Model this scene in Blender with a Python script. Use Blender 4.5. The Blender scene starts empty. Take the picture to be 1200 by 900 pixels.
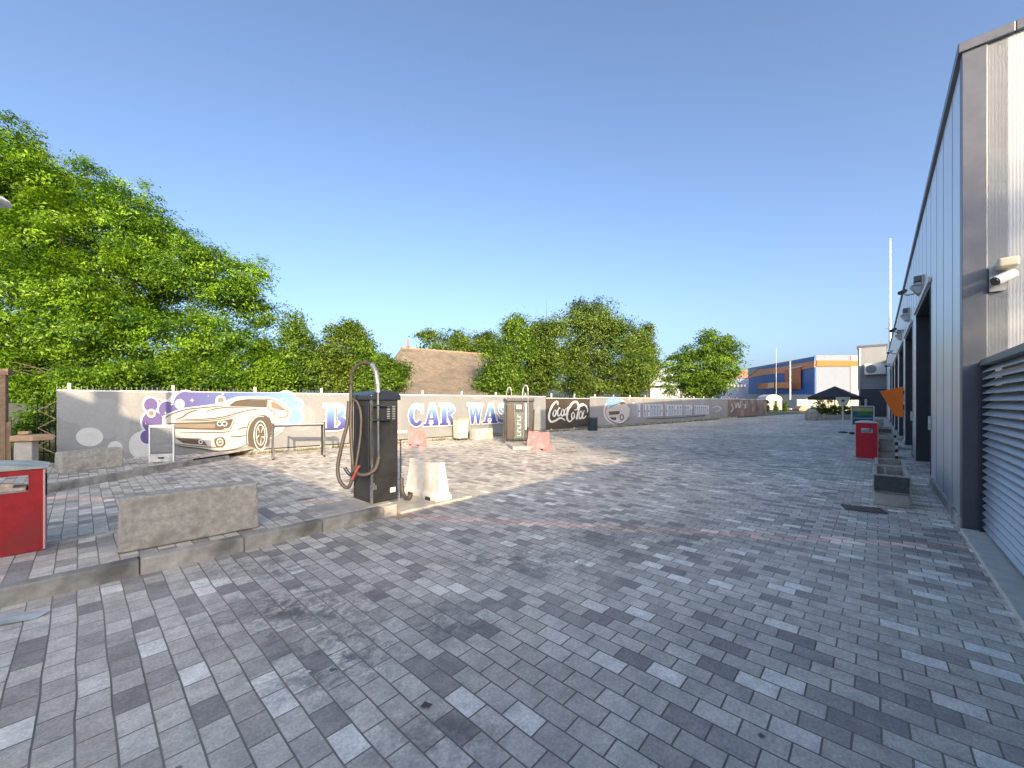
import bpy, math, random
import numpy as np
from mathutils import Vector, Matrix
random.seed(7)
R = math.radians
sc = bpy.context.scene
C = sc.collection
H = 1.6; F = 465.0; HY = 471.0            # camera height, focal length and horizon in photo pixels
ANG = math.atan2(465, 427)                # direction of the long building
CA, SA = math.cos(ANG), math.sin(ANG)
def W(u, v, z=0.0): return Vector((u*CA - v*SA, u*SA + v*CA, z))
def UV(x, y): return (x*CA + y*SA, -x*SA + y*CA)
def gp(px, py, z=0.0):
    Y = (H - z)*F/(py - HY); return Vector(((px-600)/F*Y, Y, z))
def at(px, py, Y): return Vector(((px-600)/F*Y, Y, H - (py-HY)*Y/F))

# ------------------------------------------------------------------ materials
MATS = {}
def mat(name, col=(.5,.5,.5), rough=.7, metal=0., noise=.0, nscale=6., bump=0., bscale=40., coat=0., spec=None, stain=None):
    if name in MATS: return MATS[name]
    m = bpy.data.materials.new(name); m.use_nodes = True
    n = m.node_tree.nodes; l = m.node_tree.links; b = n['Principled BSDF']
    b.inputs['Base Color'].default_value = (*col, 1); b.inputs['Roughness'].default_value = rough
    b.inputs['Metallic'].default_value = metal; b.inputs['Coat Weight'].default_value = coat
    if spec is not None: b.inputs['Specular IOR Level'].default_value = spec
    tc = n.new('ShaderNodeTexCoord')
    if noise > 0:
        t = n.new('ShaderNodeTexNoise'); t.inputs['Scale'].default_value = nscale; t.inputs['Detail'].default_value = 8
        t.inputs['Roughness'].default_value = .65
        l.new(tc.outputs['Object'], t.inputs['Vector'])
        r = n.new('ShaderNodeMapRange'); r.inputs[1].default_value = .3; r.inputs[2].default_value = .7
        r.inputs[3].default_value = 1-noise; r.inputs[4].default_value = 1+noise
        l.new(t.outputs['Fac'], r.inputs[0])
        x = n.new('ShaderNodeMix'); x.data_type = 'RGBA'; x.blend_type = 'MULTIPLY'; x.inputs[0].default_value = 1
        x.inputs[6].default_value = (*col, 1); l.new(r.outputs[0], x.inputs[7])
        out = x.outputs[2]
        if stain:
            t2 = n.new('ShaderNodeTexNoise'); t2.inputs['Scale'].default_value = nscale*.35; t2.inputs['Detail'].default_value = 5
            l.new(tc.outputs['Object'], t2.inputs['Vector'])
            r2 = n.new('ShaderNodeMapRange'); r2.inputs[1].default_value = .5; r2.inputs[2].default_value = .68
            l.new(t2.outputs['Fac'], r2.inputs[0])
            x2 = n.new('ShaderNodeMix'); x2.data_type = 'RGBA'; l.new(r2.outputs[0], x2.inputs[0])
            l.new(out, x2.inputs[6]); x2.inputs[7].default_value = (*stain, 1); out = x2.outputs[2]
        l.new(out, b.inputs['Base Color'])
        rr = n.new('ShaderNodeMapRange'); rr.inputs[3].default_value = max(.02, rough-.1); rr.inputs[4].default_value = min(1, rough+.12)
        l.new(t.outputs['Fac'], rr.inputs[0]); l.new(rr.outputs[0], b.inputs['Roughness'])
    if bump > 0:
        t = n.new('ShaderNodeTexNoise'); t.inputs['Scale'].default_value = bscale; t.inputs['Detail'].default_value = 6
        l.new(tc.outputs['Object'], t.inputs['Vector'])
        bp_ = n.new('ShaderNodeBump'); bp_.inputs['Strength'].default_value = bump; bp_.inputs['Distance'].default_value = .02
        l.new(t.outputs['Fac'], bp_.inputs['Height']); l.new(bp_.outputs[0], b.inputs['Normal'])
    MATS[name] = m; return m

def paver_mat():
    m = bpy.data.materials.new('concrete_pavers'); m.use_nodes = True
    n = m.node_tree.nodes; l = m.node_tree.links; b = n['Principled BSDF']
    def N(t, **k):
        x = n.new(t)
        for a, v in k.items(): setattr(x, a, v)
        return x
    def math_(op, a, bb=None, c=None, clamp=False):
        x = N('ShaderNodeMath', operation=op, use_clamp=clamp)
        for i, q in enumerate((a, bb, c)):
            if q is None: continue
            if isinstance(q, (int, float)): x.inputs[i].default_value = q
            else: l.new(q, x.inputs[i])
        return x.outputs[0]
    def mixc(f, a, c, mode='MIX'):
        x = N('ShaderNodeMix', data_type='RGBA', blend_type=mode)
        if isinstance(f, (int, float)): x.inputs[0].default_value = f
        else: l.new(f, x.inputs[0])
        for i, q in ((6, a), (7, c)):
            if isinstance(q, tuple): x.inputs[i].default_value = (*q, 1)
            else: l.new(q, x.inputs[i])
        return x.outputs[2]
    def mr(v, a0, a1, b0, b1):
        x = N('ShaderNodeMapRange'); l.new(v, x.inputs[0])
        for i, q in enumerate((a0, a1, b0, b1)): x.inputs[i+1].default_value = q
        return x.outputs[0]
    tc = N('ShaderNodeTexCoord')
    # a slow wobble so that joints are not ruler straight
    wob = N('ShaderNodeTexNoise'); wob.inputs['Scale'].default_value = 1.3; l.new(tc.outputs['Object'], wob.inputs['Vector'])
    ws = N('ShaderNodeVectorMath', operation='MULTIPLY_ADD'); l.new(wob.outputs['Color'], ws.inputs[0])
    ws.inputs[1].default_value = (.03, .03, 0); l.new(tc.outputs['Object'], ws.inputs[2])
    sp = N('ShaderNodeSeparateXYZ'); l.new(ws.outputs[0], sp.inputs[0])
    cb = N('ShaderNodeCombineXYZ'); l.new(sp.outputs['Y'], cb.inputs['X']); l.new(sp.outputs['X'], cb.inputs['Y'])
    br = N('ShaderNodeTexBrick'); l.new(cb.outputs[0], br.inputs['Vector'])
    br.inputs['Scale'].default_value = 1; br.inputs['Mortar Size'].default_value = .005; br.inputs['Mortar Smooth'].default_value = .35
    br.inputs['Brick Width'].default_value = .205; br.inputs['Row Height'].default_value = .134
    br.inputs['Color1'].default_value = (0,0,0,1); br.inputs['Color2'].default_value = (1,1,1,1); br.inputs['Mortar'].default_value = (.5,.5,.5,1)
    br.offset = .5
    big = N('ShaderNodeTexNoise'); big.inputs['Scale'].default_value = .35; big.inputs['Detail'].default_value = 4; l.new(tc.outputs['Object'], big.inputs['Vector'])
    v = math_('ADD', math_('ADD', br.outputs['Color'], mr(big.outputs['Fac'], .3, .7, -.05, .05)), mr(sp.outputs['Y'], -1.5, 4., .035, -.06))
    rp = N('ShaderNodeValToRGB'); l.new(v, rp.inputs[0]); e = rp.color_ramp
    e.interpolation = 'LINEAR'
    stops = [(0, (.33,.295,.26)), (.12, (.40,.36,.31)), (.26, (.54,.485,.405)), (.5, (.60,.545,.455)), (.72, (.66,.60,.50)), (.89, (.71,.65,.545)), (.925, (.88,.82,.70)), (1, (.91,.86,.75))]
    e.elements[0].position = 0; e.elements[0].color = (*stops[0][1], 1)
    e.elements[1].position = 1; e.elements[1].color = (*stops[-1][1], 1)
    for p, c in stops[1:-1]:
        q = e.elements.new(p); q.color = (*c, 1)
    fine = N('ShaderNodeTexNoise'); fine.inputs['Scale'].default_value = 60; fine.inputs['Detail'].default_value = 6; fine.inputs['Roughness'].default_value = .75; l.new(tc.outputs['Object'], fine.inputs['Vector'])
    med = N('ShaderNodeTexNoise'); med.inputs['Scale'].default_value = 7; med.inputs['Detail'].default_value = 7; med.inputs['Roughness'].default_value = .7; l.new(tc.outputs['Object'], med.inputs['Vector'])
    col = mixc(1, rp.outputs[0], mr(fine.outputs['Fac'], .25, .75, .62, 1.36), 'MULTIPLY')
    col = mixc(1, col, mr(med.outputs['Fac'], .3, .7, .74, 1.24), 'MULTIPLY')
    col = mixc(1, col, mr(big.outputs['Fac'], .3, .7, .86, 1.14), 'MULTIPLY')
    # oil drips and tyre scuffs
    pos = N('ShaderNodeNewGeometry')
    sxyz = N('ShaderNodeSeparateXYZ'); l.new(pos.outputs['Position'], sxyz.inputs[0])
    dirt = None
    for (cx, cy, rx, ry, s) in ((-1.65,3.1,.8,.6,1.), (-1.1,2.5,.5,.55,1.), (-2.4,3.8,.8,.4,.85), (-.45,2.9,.5,.35,.8), (.15,4.0,1.1,.5,.85), (1.6,4.7,1.5,.6,.6), (-.35,1.9,.5,.25,.7),(-5.2,5.0,1.8,1.0,.3),(7,14,5,4,.3)):
        a = math_('DIVIDE', math_('SUBTRACT', sxyz.outputs['X'], cx), rx); c = math_('DIVIDE', math_('SUBTRACT', sxyz.outputs['Y'], cy), ry)
        d = math_('SQRT', math_('ADD', math_('MULTIPLY', a, a), math_('MULTIPLY', c, c)))
        k = mr(d, .2, 1.25, s, 0.)
        dirt = k if dirt is None else math_('MAXIMUM', dirt, k)
    st = N('ShaderNodeTexNoise'); st.inputs['Scale'].default_value = 4.5; st.inputs['Detail'].default_value = 9; st.inputs['Roughness'].default_value = .72; st.inputs['Distortion'].default_value = .6; l.new(tc.outputs['Object'], st.inputs['Vector'])
    grn = N('ShaderNodeTexNoise'); grn.inputs['Scale'].default_value = 22; grn.inputs['Detail'].default_value = 8; grn.inputs['Roughness'].default_value = .8; l.new(tc.outputs['Object'], grn.inputs['Vector'])
    dm = math_('MULTIPLY', dirt, mr(math_('ADD', math_('MULTIPLY', st.outputs['Fac'], .65), math_('MULTIPLY', grn.outputs['Fac'], .35)), .46, .56, 0, 1), clamp=True)
    tyre = N('ShaderNodeTexNoise'); tyre.inputs['Scale'].default_value = 1.1; tyre.inputs['Detail'].default_value = 7; tyre.inputs['Roughness'].default_value = .7; tyre.inputs['Distortion'].default_value = 1.5; l.new(tc.outputs['Object'], tyre.inputs['Vector'])
    wear = math_('MULTIPLY', mr(tyre.outputs['Fac'], .56, .68, 0, .5), mr(grn.outputs['Fac'], .4, .6, .2, 1), clamp=True)
    col = mixc(wear, col, (.20,.19,.18))
    col = mixc(math_('MULTIPLY', dm, .85), col, (.12,.115,.11))
    # small dark spots everywhere
    vo = N('ShaderNodeTexVoronoi'); vo.inputs['Scale'].default_value = 2.6; l.new(tc.outputs['Object'], vo.inputs['Vector'])
    sps = mr(math_('ADD', vo.outputs['Distance'], math_('MULTIPLY', fine.outputs['Fac'], .08)), .075, .1, 1, 0)
    sel = N('ShaderNodeSeparateColor'); l.new(vo.outputs['Color'], sel.inputs[0])
    spots = math_('MULTIPLY', math_('MULTIPLY', sps, mr(sel.outputs[0], .45, .7, 0, .85)), 1., clamp=True)
    col = mixc(spots, col, (.05,.05,.052))
    # warm streak of light crossing the yard, painted as a reddish paver tint
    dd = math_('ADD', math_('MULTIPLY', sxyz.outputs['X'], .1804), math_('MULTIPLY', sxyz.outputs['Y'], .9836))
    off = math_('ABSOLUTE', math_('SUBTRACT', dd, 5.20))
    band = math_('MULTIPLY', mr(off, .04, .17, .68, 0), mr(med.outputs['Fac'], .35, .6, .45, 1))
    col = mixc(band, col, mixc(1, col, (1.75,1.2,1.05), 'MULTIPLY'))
    # joints
    col = mixc(br.outputs['Fac'], col, mixc(mr(big.outputs['Fac'], .45, .6, 0, 1), (.16,.145,.12), (.32,.28,.22)))
    l.new(col, b.inputs['Base Color'])
    l.new(mr(med.outputs['Fac'], .3, .7, .55, .8), b.inputs['Roughness'])
    b.inputs['Specular IOR Level'].default_value = .35
    hgt = math_('ADD', math_('MULTIPLY', br.outputs['Fac'], -1.), math_('ADD', math_('MULTIPLY', fine.outputs['Fac'], .25), math_('MULTIPLY', br.outputs['Color'], .3)))
    bm_ = N('ShaderNodeBump'); bm_.inputs['Strength'].default_value = .7; bm_.inputs['Distance'].default_value = .006
    l.new(hgt, bm_.inputs['Height']); l.new(bm_.outputs[0], b.inputs['Normal'])
    return m

def panel_mat(name, col, rough=.35, metal=.6, period=.05, axis='X', strength=.35, shape='SIN', noise=.06):
    m = bpy.data.materials.new(name); m.use_nodes = True
    n = m.node_tree.nodes; l = m.node_tree.links; b = n['Principled BSDF']
    b.inputs['Metallic'].default_value = metal
    tc = n.new('ShaderNodeTexCoord')
    w = n.new('ShaderNodeTexWave'); w.bands_direction = axis; w.wave_profile = shape
    w.inputs['Scale'].default_value = .314/period; w.inputs['Distortion'].default_value = 0
    l.new(tc.outputs['Object'], w.inputs['Vector'])
    bp_ = n.new('ShaderNodeBump'); bp_.inputs['Strength'].default_value = strength; bp_.inputs['Distance'].default_value = .01
    l.new(w.outputs['Fac'], bp_.inputs['Height'])
    t = n.new('ShaderNodeTexNoise'); t.inputs['Scale'].default_value = 1.2; t.inputs['Detail'].default_value = 7
    mp = n.new('ShaderNodeMapping'); mp.inputs['Scale'].default_value = (1,1,.35); l.new(tc.outputs['Object'], mp.inputs[0]); l.new(mp.outputs[0], t.inputs['Vector'])
    r = n.new('ShaderNodeMapRange'); r.inputs[1].default_value = .3; r.inputs[2].default_value = .7; r.inputs[3].default_value = 1-noise; r.inputs[4].default_value = 1+noise
    l.new(t.outputs['Fac'], r.inputs[0])
    x = n.new('ShaderNodeMix'); x.data_type = 'RGBA'; x.blend_type = 'MULTIPLY'; x.inputs[0].default_value = 1; x.inputs[6].default_value = (*col, 1); l.new(r.outputs[0], x.inputs[7])
    l.new(x.outputs[2], b.inputs['Base Color'])
    r2 = n.new('ShaderNodeMapRange'); r2.inputs[3].default_value = rough-.06; r2.inputs[4].default_value = rough+.1; l.new(t.outputs['Fac'], r2.inputs[0]); l.new(r2.outputs[0], b.inputs['Roughness'])
    # slow oil-canning of the sheet
    t3 = n.new('ShaderNodeTexNoise'); t3.inputs['Scale'].default_value = .7; l.new(tc.outputs['Object'], t3.inputs['Vector'])
    b2 = n.new('ShaderNodeBump'); b2.inputs['Strength'].default_value = .25; b2.inputs['Distance'].default_value = .05
    l.new(t3.outputs['Fac'], b2.inputs['Height']); l.new(bp_.outputs[0], b2.inputs['Normal']); l.new(b2.outputs[0], b.inputs['Normal'])
    MATS[name] = m; return m

def leaf_mat(name, dark, light, trans=.35):
    m = bpy.data.materials.new(name); m.use_nodes = True
    n = m.node_tree.nodes; l = m.node_tree.links; b = n['Principled BSDF']; out = n['Material Output']
    a = n.new('ShaderNodeAttribute'); a.attribute_name = 'tint'
    x = n.new('ShaderNodeMix'); x.data_type = 'RGBA'; l.new(a.outputs['Fac'], x.inputs[0]); x.inputs[6].default_value = (*dark, 1); x.inputs[7].default_value = (*light, 1)
    l.new(x.outputs[2], b.inputs['Base Color']); b.inputs['Roughness'].default_value = .48
    b.inputs['Specular IOR Level'].default_value = .35
    t = n.new('ShaderNodeBsdfTranslucent'); g = n.new('ShaderNodeMix'); g.data_type = 'RGBA'; g.blend_type = 'MULTIPLY'; g.inputs[0].default_value = 1
    l.new(x.outputs[2], g.inputs[6]); g.inputs[7].default_value = (1.5, 1.5, .7, 1); l.new(g.outputs[2], t.inputs['Color'])
    mx = n.new('ShaderNodeMixShader'); mx.inputs[0].default_value = trans
    l.new(b.outputs[0], mx.inputs[1]); l.new(t.outputs[0], mx.inputs[2]); l.new(mx.outputs[0], out.inputs['Surface'])
    return m

def grad_mat(name, stops, axis, a0, a1, rough=.55):
    m = bpy.data.materials.new(name); m.use_nodes = True
    n = m.node_tree.nodes; l = m.node_tree.links; b = n['Principled BSDF']; b.inputs['Roughness'].default_value = rough
    tc = n.new('ShaderNodeTexCoord'); s = n.new('ShaderNodeSeparateXYZ'); l.new(tc.outputs['Object'], s.inputs[0])
    r = n.new('ShaderNodeMapRange'); r.inputs[1].default_value = a0; r.inputs[2].default_value = a1; l.new(s.outputs[axis], r.inputs[0])
    c = n.new('ShaderNodeValToRGB'); l.new(r.outputs[0], c.inputs[0])
    c.color_ramp.elements[0].color = (*stops[0][1], 1); c.color_ramp.elements[0].position = stops[0][0]
    c.color_ramp.elements[1].color = (*stops[-1][1], 1); c.color_ramp.elements[1].position = stops[-1][0]
    for p, k in stops[1:-1]: c.color_ramp.elements.new(p).color = (*k, 1)
    l.new(c.outputs[0], b.inputs['Base Color']); return m

M = dict(
  conc = mat('weathered_concrete', (.42,.395,.335), .9, noise=.3, nscale=16, bump=.8, bscale=45, stain=(.30,.275,.22)),
  conc_pale = mat('pale_concrete', (.46,.43,.37), .88, noise=.2, nscale=7, bump=.4, bscale=60, stain=(.33,.31,.27)),
  kerb = mat('kerb_concrete', (.36,.34,.295), .9, noise=.28, nscale=7, bump=.5, bscale=60, stain=(.16,.15,.13)),
  kerb2 = mat('kerb_concrete_pale', (.46,.43,.37), .9, noise=.25, nscale=7, bump=.5, bscale=60, stain=(.2,.19,.165)),
  red = mat('red_sheet_metal', (.38,.018,.022), .42, noise=.25, nscale=7, bump=.08, bscale=9, stain=(.28,.03,.028)),
  redlit = mat('bright_red_sheet', (.62,.012,.03), .4, noise=.1, nscale=3, coat=.2),
  white = mat('white_paint', (.72,.72,.70), .45, noise=.08, nscale=8),
  dirtywhite = mat('dirty_white', (.55,.56,.53), .5, noise=.18, nscale=9, stain=(.32,.36,.32)),
  black = mat('black_plastic', (.018,.02,.026), .38, noise=.15, nscale=6),
  dark = mat('dark_cabinet', (.034,.035,.038), .34, metal=.3, noise=.35, nscale=4, bump=.06, bscale=5, stain=(.05,.05,.05)),
  hose = mat('rubber_hose', (.055,.047,.04), .5, bump=.3, bscale=90),
  chrome = mat('chrome', (.72,.70,.66), .18, metal=1, noise=.05),
  steel = mat('galvanised_steel', (.45,.46,.46), .42, metal=.8, noise=.15, nscale=14),
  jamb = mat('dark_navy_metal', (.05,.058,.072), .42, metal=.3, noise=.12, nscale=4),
  trim = mat('grey_corner_trim', (.16,.165,.18), .42, metal=.5, noise=.1, nscale=4),
  glass = mat('dark_glass', (.02,.025,.03), .08, noise=.0),
  orange = mat('orange_sheet', (.95,.20,.012), .45, noise=.1, nscale=5),
  pink = mat('faded_pink_plastic', (.58,.20,.20), .6, noise=.15, nscale=12, stain=(.55,.30,.29)),
  whitepl = mat('white_barrier_plastic', (.58,.585,.58), .6, noise=.12, nscale=9, stain=(.47,.46,.43)),
  wood = mat('brown_planks', (.22,.145,.09), .75, noise=.3, nscale=8, bump=.4, bscale=25),
  tan = mat('tan_stone', (.5,.33,.2), .8, noise=.2, nscale=8),
  bark = mat('bark', (.10,.08,.06), .95, noise=.35, nscale=8, bump=.8, bscale=20),
  soil = mat('soil_and_grass', (.09,.10,.045), .95, noise=.5, nscale=1.5, bump=.5, bscale=12, stain=(.15,.12,.075)),
  rust = mat('rusty_iron', (.14,.095,.08), .8, noise=.3, nscale=16, bump=.6, bscale=70),
  green_bin = mat('dark_green_bin', (.018,.045,.055), .5, noise=.2, nscale=8),
)
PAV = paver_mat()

# ------------------------------------------------------------------ object helpers
FR = {}
def thing(name, label, cat, loc=(0,0,0), rz=0., group=None):
    o = bpy.data.objects.new(name, None); C.objects.link(o); o.empty_display_size = .2
    o.location = loc; o.rotation_euler = (0,0,rz); o['label'] = label; o['category'] = cat
    if group: o['group'] = group
    FR[o.name] = (Vector(loc), rz); return o
def copy_thing(root, loc, rz, label, group=None):
    r = root.copy(); C.objects.link(r); r.location = loc; r.rotation_euler = (0,0,rz); r['label'] = label
    if group: r['group'] = group
    for ch in list(root.children):
        c = ch.copy(); C.objects.link(c); c.parent = r
        for g in list(ch.children):
            d = g.copy(); C.objects.link(d); d.parent = c
    return r
class MB:
    def __init__(s): s.v = []; s.f = []; s.ch = []
    def add(s, vs, fs):
        b = len(s.v); s.v += [Vector(p) for p in vs]; s.f += [tuple(i+b for i in f) for f in fs]; s.ch.append((vs, fs)); return s
    def box(s, x0, x1, y0, y1, z0, z1):
        return s.add([(x0,y0,z0),(x1,y0,z0),(x1,y1,z0),(x0,y1,z0),(x0,y0,z1),(x1,y0,z1),(x1,y1,z1),(x0,y1,z1)],
                     [(0,3,2,1),(4,5,6,7),(0,1,5,4),(1,2,6,5),(2,3,7,6),(3,0,4,7)])
    def frustum(s, b, t, z0, z1):      # b,t = (x0,x1,y0,y1)
        return s.add([(b[0],b[2],z0),(b[1],b[2],z0),(b[1],b[3],z0),(b[0],b[3],z0),(t[0],t[2],z1),(t[1],t[2],z1),(t[1],t[3],z1),(t[0],t[3],z1)],
                     [(0,3,2,1),(4,5,6,7),(0,1,5,4),(1,2,6,5),(2,3,7,6),(3,0,4,7)])
    def prism(s, poly, z0, z1):
        n = len(poly)
        return s.add([(p[0],p[1],z0) for p in poly]+[(p[0],p[1],z1) for p in poly],
                     [tuple(range(n))[::-1], tuple(range(n,2*n))]+[(i,(i+1)%n,n+(i+1)%n,n+i) for i in range(n)])
    def extr(s, poly, vec):            # 3-D polygon pushed along vec
        n = len(poly); vec = Vector(vec)
        return s.add([Vector(p) for p in poly]+[Vector(p)+vec for p in poly],
                     [tuple(range(n)), tuple(range(n,2*n))[::-1]]+[(i,n+i,n+(i+1)%n,(i+1)%n) for i in range(n)])
    def tube(s, pts, r, n=8, r2=None):
        pts = [Vector(p) for p in pts]; vs = []; fs = []; k = len(pts)
        for i, p in enumerate(pts):
            d = (pts[min(i+1,k-1)]-pts[max(i-1,0)]).normalized()
            a = d.cross(Vector((0,0,1)))
            if a.length < .05: a = d.cross(Vector((1,0,0)))
            a.normalize(); c = d.cross(a)
            rr = r if r2 is None else r+(r2-r)*i/(k-1)
            vs += [p+a*math.cos(2*math.pi*j/n)*rr+c*math.sin(2*math.pi*j/n)*rr for j in range(n)]
        for i in range(k-1):
            for j in range(n): fs.append((i*n+j, i*n+(j+1)%n, (i+1)*n+(j+1)%n, (i+1)*n+j))
        fs.append(tuple(range(n))[::-1]); fs.append(tuple(range((k-1)*n, k*n)))
        return s.add(vs, fs)
    def lathe(s, prof, c=(0,0,0), n=20):
        vs = []; fs = []; c = Vector(c)
        for r, z in prof: vs += [c+Vector((r*math.cos(2*math.pi*j/n), r*math.sin(2*math.pi*j/n), z)) for j in range(n)]
        for i in range(len(prof)-1):
            for j in range(n): fs.append((i*n+j, i*n+(j+1)%n, (i+1)*n+(j+1)%n, (i+1)*n+j))
        fs.append(tuple(range(n))[::-1]); fs.append(tuple(range((len(prof)-1)*n, len(prof)*n)))
        return s.add(vs, fs)
    def build(s, name, m, parent=None, world=False, bevel=0, smooth=False, seg=2):
        me = bpy.data.meshes.new(name); vs = s.v
        if world and parent is not None:
            loc, rz = FR[parent.name]; inv = Matrix.Rotation(-rz, 3, 'Z'); vs = [inv @ (p-loc) for p in vs]
        me.from_pydata([tuple(p) for p in vs], [], s.f); me.materials.append(m); me.update()
        o = bpy.data.objects.new(name, me); C.objects.link(o)
        if parent is not None: o.parent = parent
        if smooth:
            for p in me.polygons: p.use_smooth = True
            try: me.set_sharp_from_angle(angle=R(40))
            except Exception: pass
        if bevel:
            b = o.modifiers.new('bevel', 'BEVEL'); b.width = bevel; b.segments = seg; b.limit_method = 'ANGLE'
        return o
def each(mb, name, m, parent=None, **k):      # every chunk of the builder becomes a part of its own
    for vs, fs in mb.ch: o = MB().add(vs, fs).build(name, m, parent, **k)
    return o
def tag(o, label, cat, group=None):
    o['label'] = label; o['category'] = cat
    if group: o['group'] = group
    return o
def struct(o): o['kind'] = 'structure'; return o
def spline(pts, n=8):
    P = [Vector(p) for p in pts]; P = [P[0]]+P+[P[-1]]; out = []
    for i in range(1, len(P)-2):
        for k in range(n):
            t = k/n; a, b, c, d = P[i-1:i+3]
            out.append(.5*((2*b)+(c-a)*t+(2*a-5*b+4*c-d)*t*t+(3*b-a-3*c+d)*t**3))
    out.append(P[-2]); return out

# ------------------------------------------------------------------ setting
gr = MB().add([(-600,-200,-.03),(900,-200,-.03),(900,1200,-.03),(-600,1200,-.03)], [(0,1,2,3)]).build('ground', M['soil']); struct(gr)
FP0 = Vector((-10.95, 9.54, 0)); FD = Vector((30.95, 27.66, 0)).normalized(); FANG = math.atan2(27.66, 30.95)
def FW(s, off=0, z=0):   # point on the fence line; off > 0 towards the yard
    return FP0 + FD*s + Vector((FD.y, -FD.x, 0))*off + Vector((0,0,z))
# paved yard, in its own rotated frame so that the joints follow the building
def yard_poly(pts, z, name, m):
    o = bpy.data.objects.new(name, bpy.data.meshes.new(name)); C.objects.link(o)
    o.rotation_euler = (0,0,ANG)
    o.data.from_pydata([(*UV(p[0],p[1]), 0) for p in pts], [], [tuple(range(len(pts)))]); o.data.materials.append(m); o.location.z = z
    return struct(o)
yp = [FW(-22,-.0), FW(62,0), Vector((75,75,0)), Vector((75,40,0)), Vector((20,-22,0)), Vector((-22,-22,0))]
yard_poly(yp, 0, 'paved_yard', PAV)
asph = mat('asphalt', (.075,.077,.08), .9, noise=.15, nscale=2)
o = MB().add([(8,62,.004-.02),(200,62,-.016),(260,135,-.016),(20,135,-.016)], [(0,1,2,3)]).build('road', asph); struct(o)

# raised island on the left: kerb stones + paving on top
isl = W(0,0,0)
def uvbox(mb, u0,u1,v0,v1,z0,z1): return mb.box(u0,u1,v0,v1,z0,z1)
KV0, KV1, KEND = 5.0, 6.35, 3.05
u = -7.0; k = 0
while u < KEND-.2:
    L = .82; u2 = min(u+L, KEND)
    mb = MB(); mb.box(0, u2-u-.008, 0, .13, -.05, .15+random.uniform(-.003,.003))
    o = mb.build('kerb_stone', M['kerb'] if k % 3 else M['kerb2'], bevel=.014)
    x_ = o.modifiers.new('sub','SUBSURF'); x_.subdivision_type = 'SIMPLE'; x_.levels = x_.render_levels = 4
    t_ = bpy.data.textures.get('kerb_chips') or bpy.data.textures.new('kerb_chips', 'CLOUDS'); t_.noise_scale = .07; t_.noise_depth = 3
    d_ = o.modifiers.new('chips','DISPLACE'); d_.texture = t_; d_.strength = .009
    o.location = W(u, KV0+random.uniform(-.004,.004)); o.rotation_euler = (0,0,ANG+random.uniform(-.003,.003)); struct(o)
    u = u2; k += 1
for (a,b,c,d) in ((KEND-.12, KEND, KV0+.14, KV1-.14), (-7, KEND, KV1-.12, KV1)):
    o = MB().box(0,b-a,0,d-c,-.05,.15).build('kerb_stone', M['kerb2'], bevel=.012); o.location = W(a,c); o.rotation_euler=(0,0,ANG); struct(o)
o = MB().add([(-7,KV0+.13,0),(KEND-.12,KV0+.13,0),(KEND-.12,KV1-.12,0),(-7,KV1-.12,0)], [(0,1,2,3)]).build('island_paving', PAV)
o.rotation_euler = (0,0,ANG); o.location.z = .144; struct(o)
o = MB().box(0,.95,0,.62,0,.156).build('pump_slab', M['conc_pale'], bevel=.01); o.location = W(2.1,5.135); o.rotation_euler=(0,0,ANG); struct(o)
o = MB().box(0,1.35,0,1.5,-.02,.03).build('barrier_slab', M['conc_pale'], bevel=.01); o.location = W(3.1,5.0); o.rotation_euler=(0,0,ANG); struct(o)
# second raised bed along the fence, far left
bed = [Vector((-14,6.2,0)), Vector((-8.1,6.89,0)), Vector((-8.06,10.05,0)), Vector((-7.9,11.1,0)), FW(4.0,-.02), FW(-5,-.02)]
def inset(a, b, w):
    d = (b-a).normalized(); n = Vector((-d.y, d.x, 0))*w; return a, b, b+n, a+n
for a, b in ((bed[0],bed[1]),(bed[1],bed[2]),(bed[2],bed[3])):
    n = max(1, round((b-a).length/.9))
    for i in range(n):
        p = a.lerp(b, i/n); q = a.lerp(b, (i+1)/n); q = q-(q-p).normalized()*.006
        z1 = .15 if a is not bed[2] else .1
        mb = MB().prism([ (t.x,t.y) for t in inset(p,q,.12)], -.05, z1); struct(mb.build('kerb_stone', M['kerb'], bevel=.01))
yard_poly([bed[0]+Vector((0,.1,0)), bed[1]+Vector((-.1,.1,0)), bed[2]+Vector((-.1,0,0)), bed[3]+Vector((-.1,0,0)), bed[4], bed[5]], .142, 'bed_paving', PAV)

# ------------------------------------------------------------------ fence with posts
NP = 23; SP = 1.93
fence = thing('metal_fence', 'long wire mesh fence with pale square posts that carries the printed banners', 'fence', FW(0), FANG)
mb = MB()
for i in range(NP+1):
    s = .2+SP*i
    MB().box(s-.032, s+.032, .03, .094, 0, 2.06).build('post', M['white'] if i % 4 else M['dirtywhite'], fence, bevel=.004)
L = .2+SP*NP
wires = MB()
for z in np.arange(.15, 1.95, .2): wires.box(0, L, .022, .027, z, z+.005)
x = 0
while x < L:
    wires.box(x, x+.005, .017, .022, .1, 1.99); x += .1 if x < 16 else .2
wires.build('wire_mesh', M['steel'], fence)
lat = MB()
for k in range(3):
    for sgn in (-1,1):
        lat.tube([(-.02, .05, .35+.42*k+.21*(1-sgn)), (-.3, .05, .35+.42*k+.21)], .008, 5)
lat.build('end_lattice', M['tan'], fence)
foot = MB(); foot.box(0, L, .0, .14, -.05, .10)
foot.build('footing', M['conc'], fence)

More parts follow.
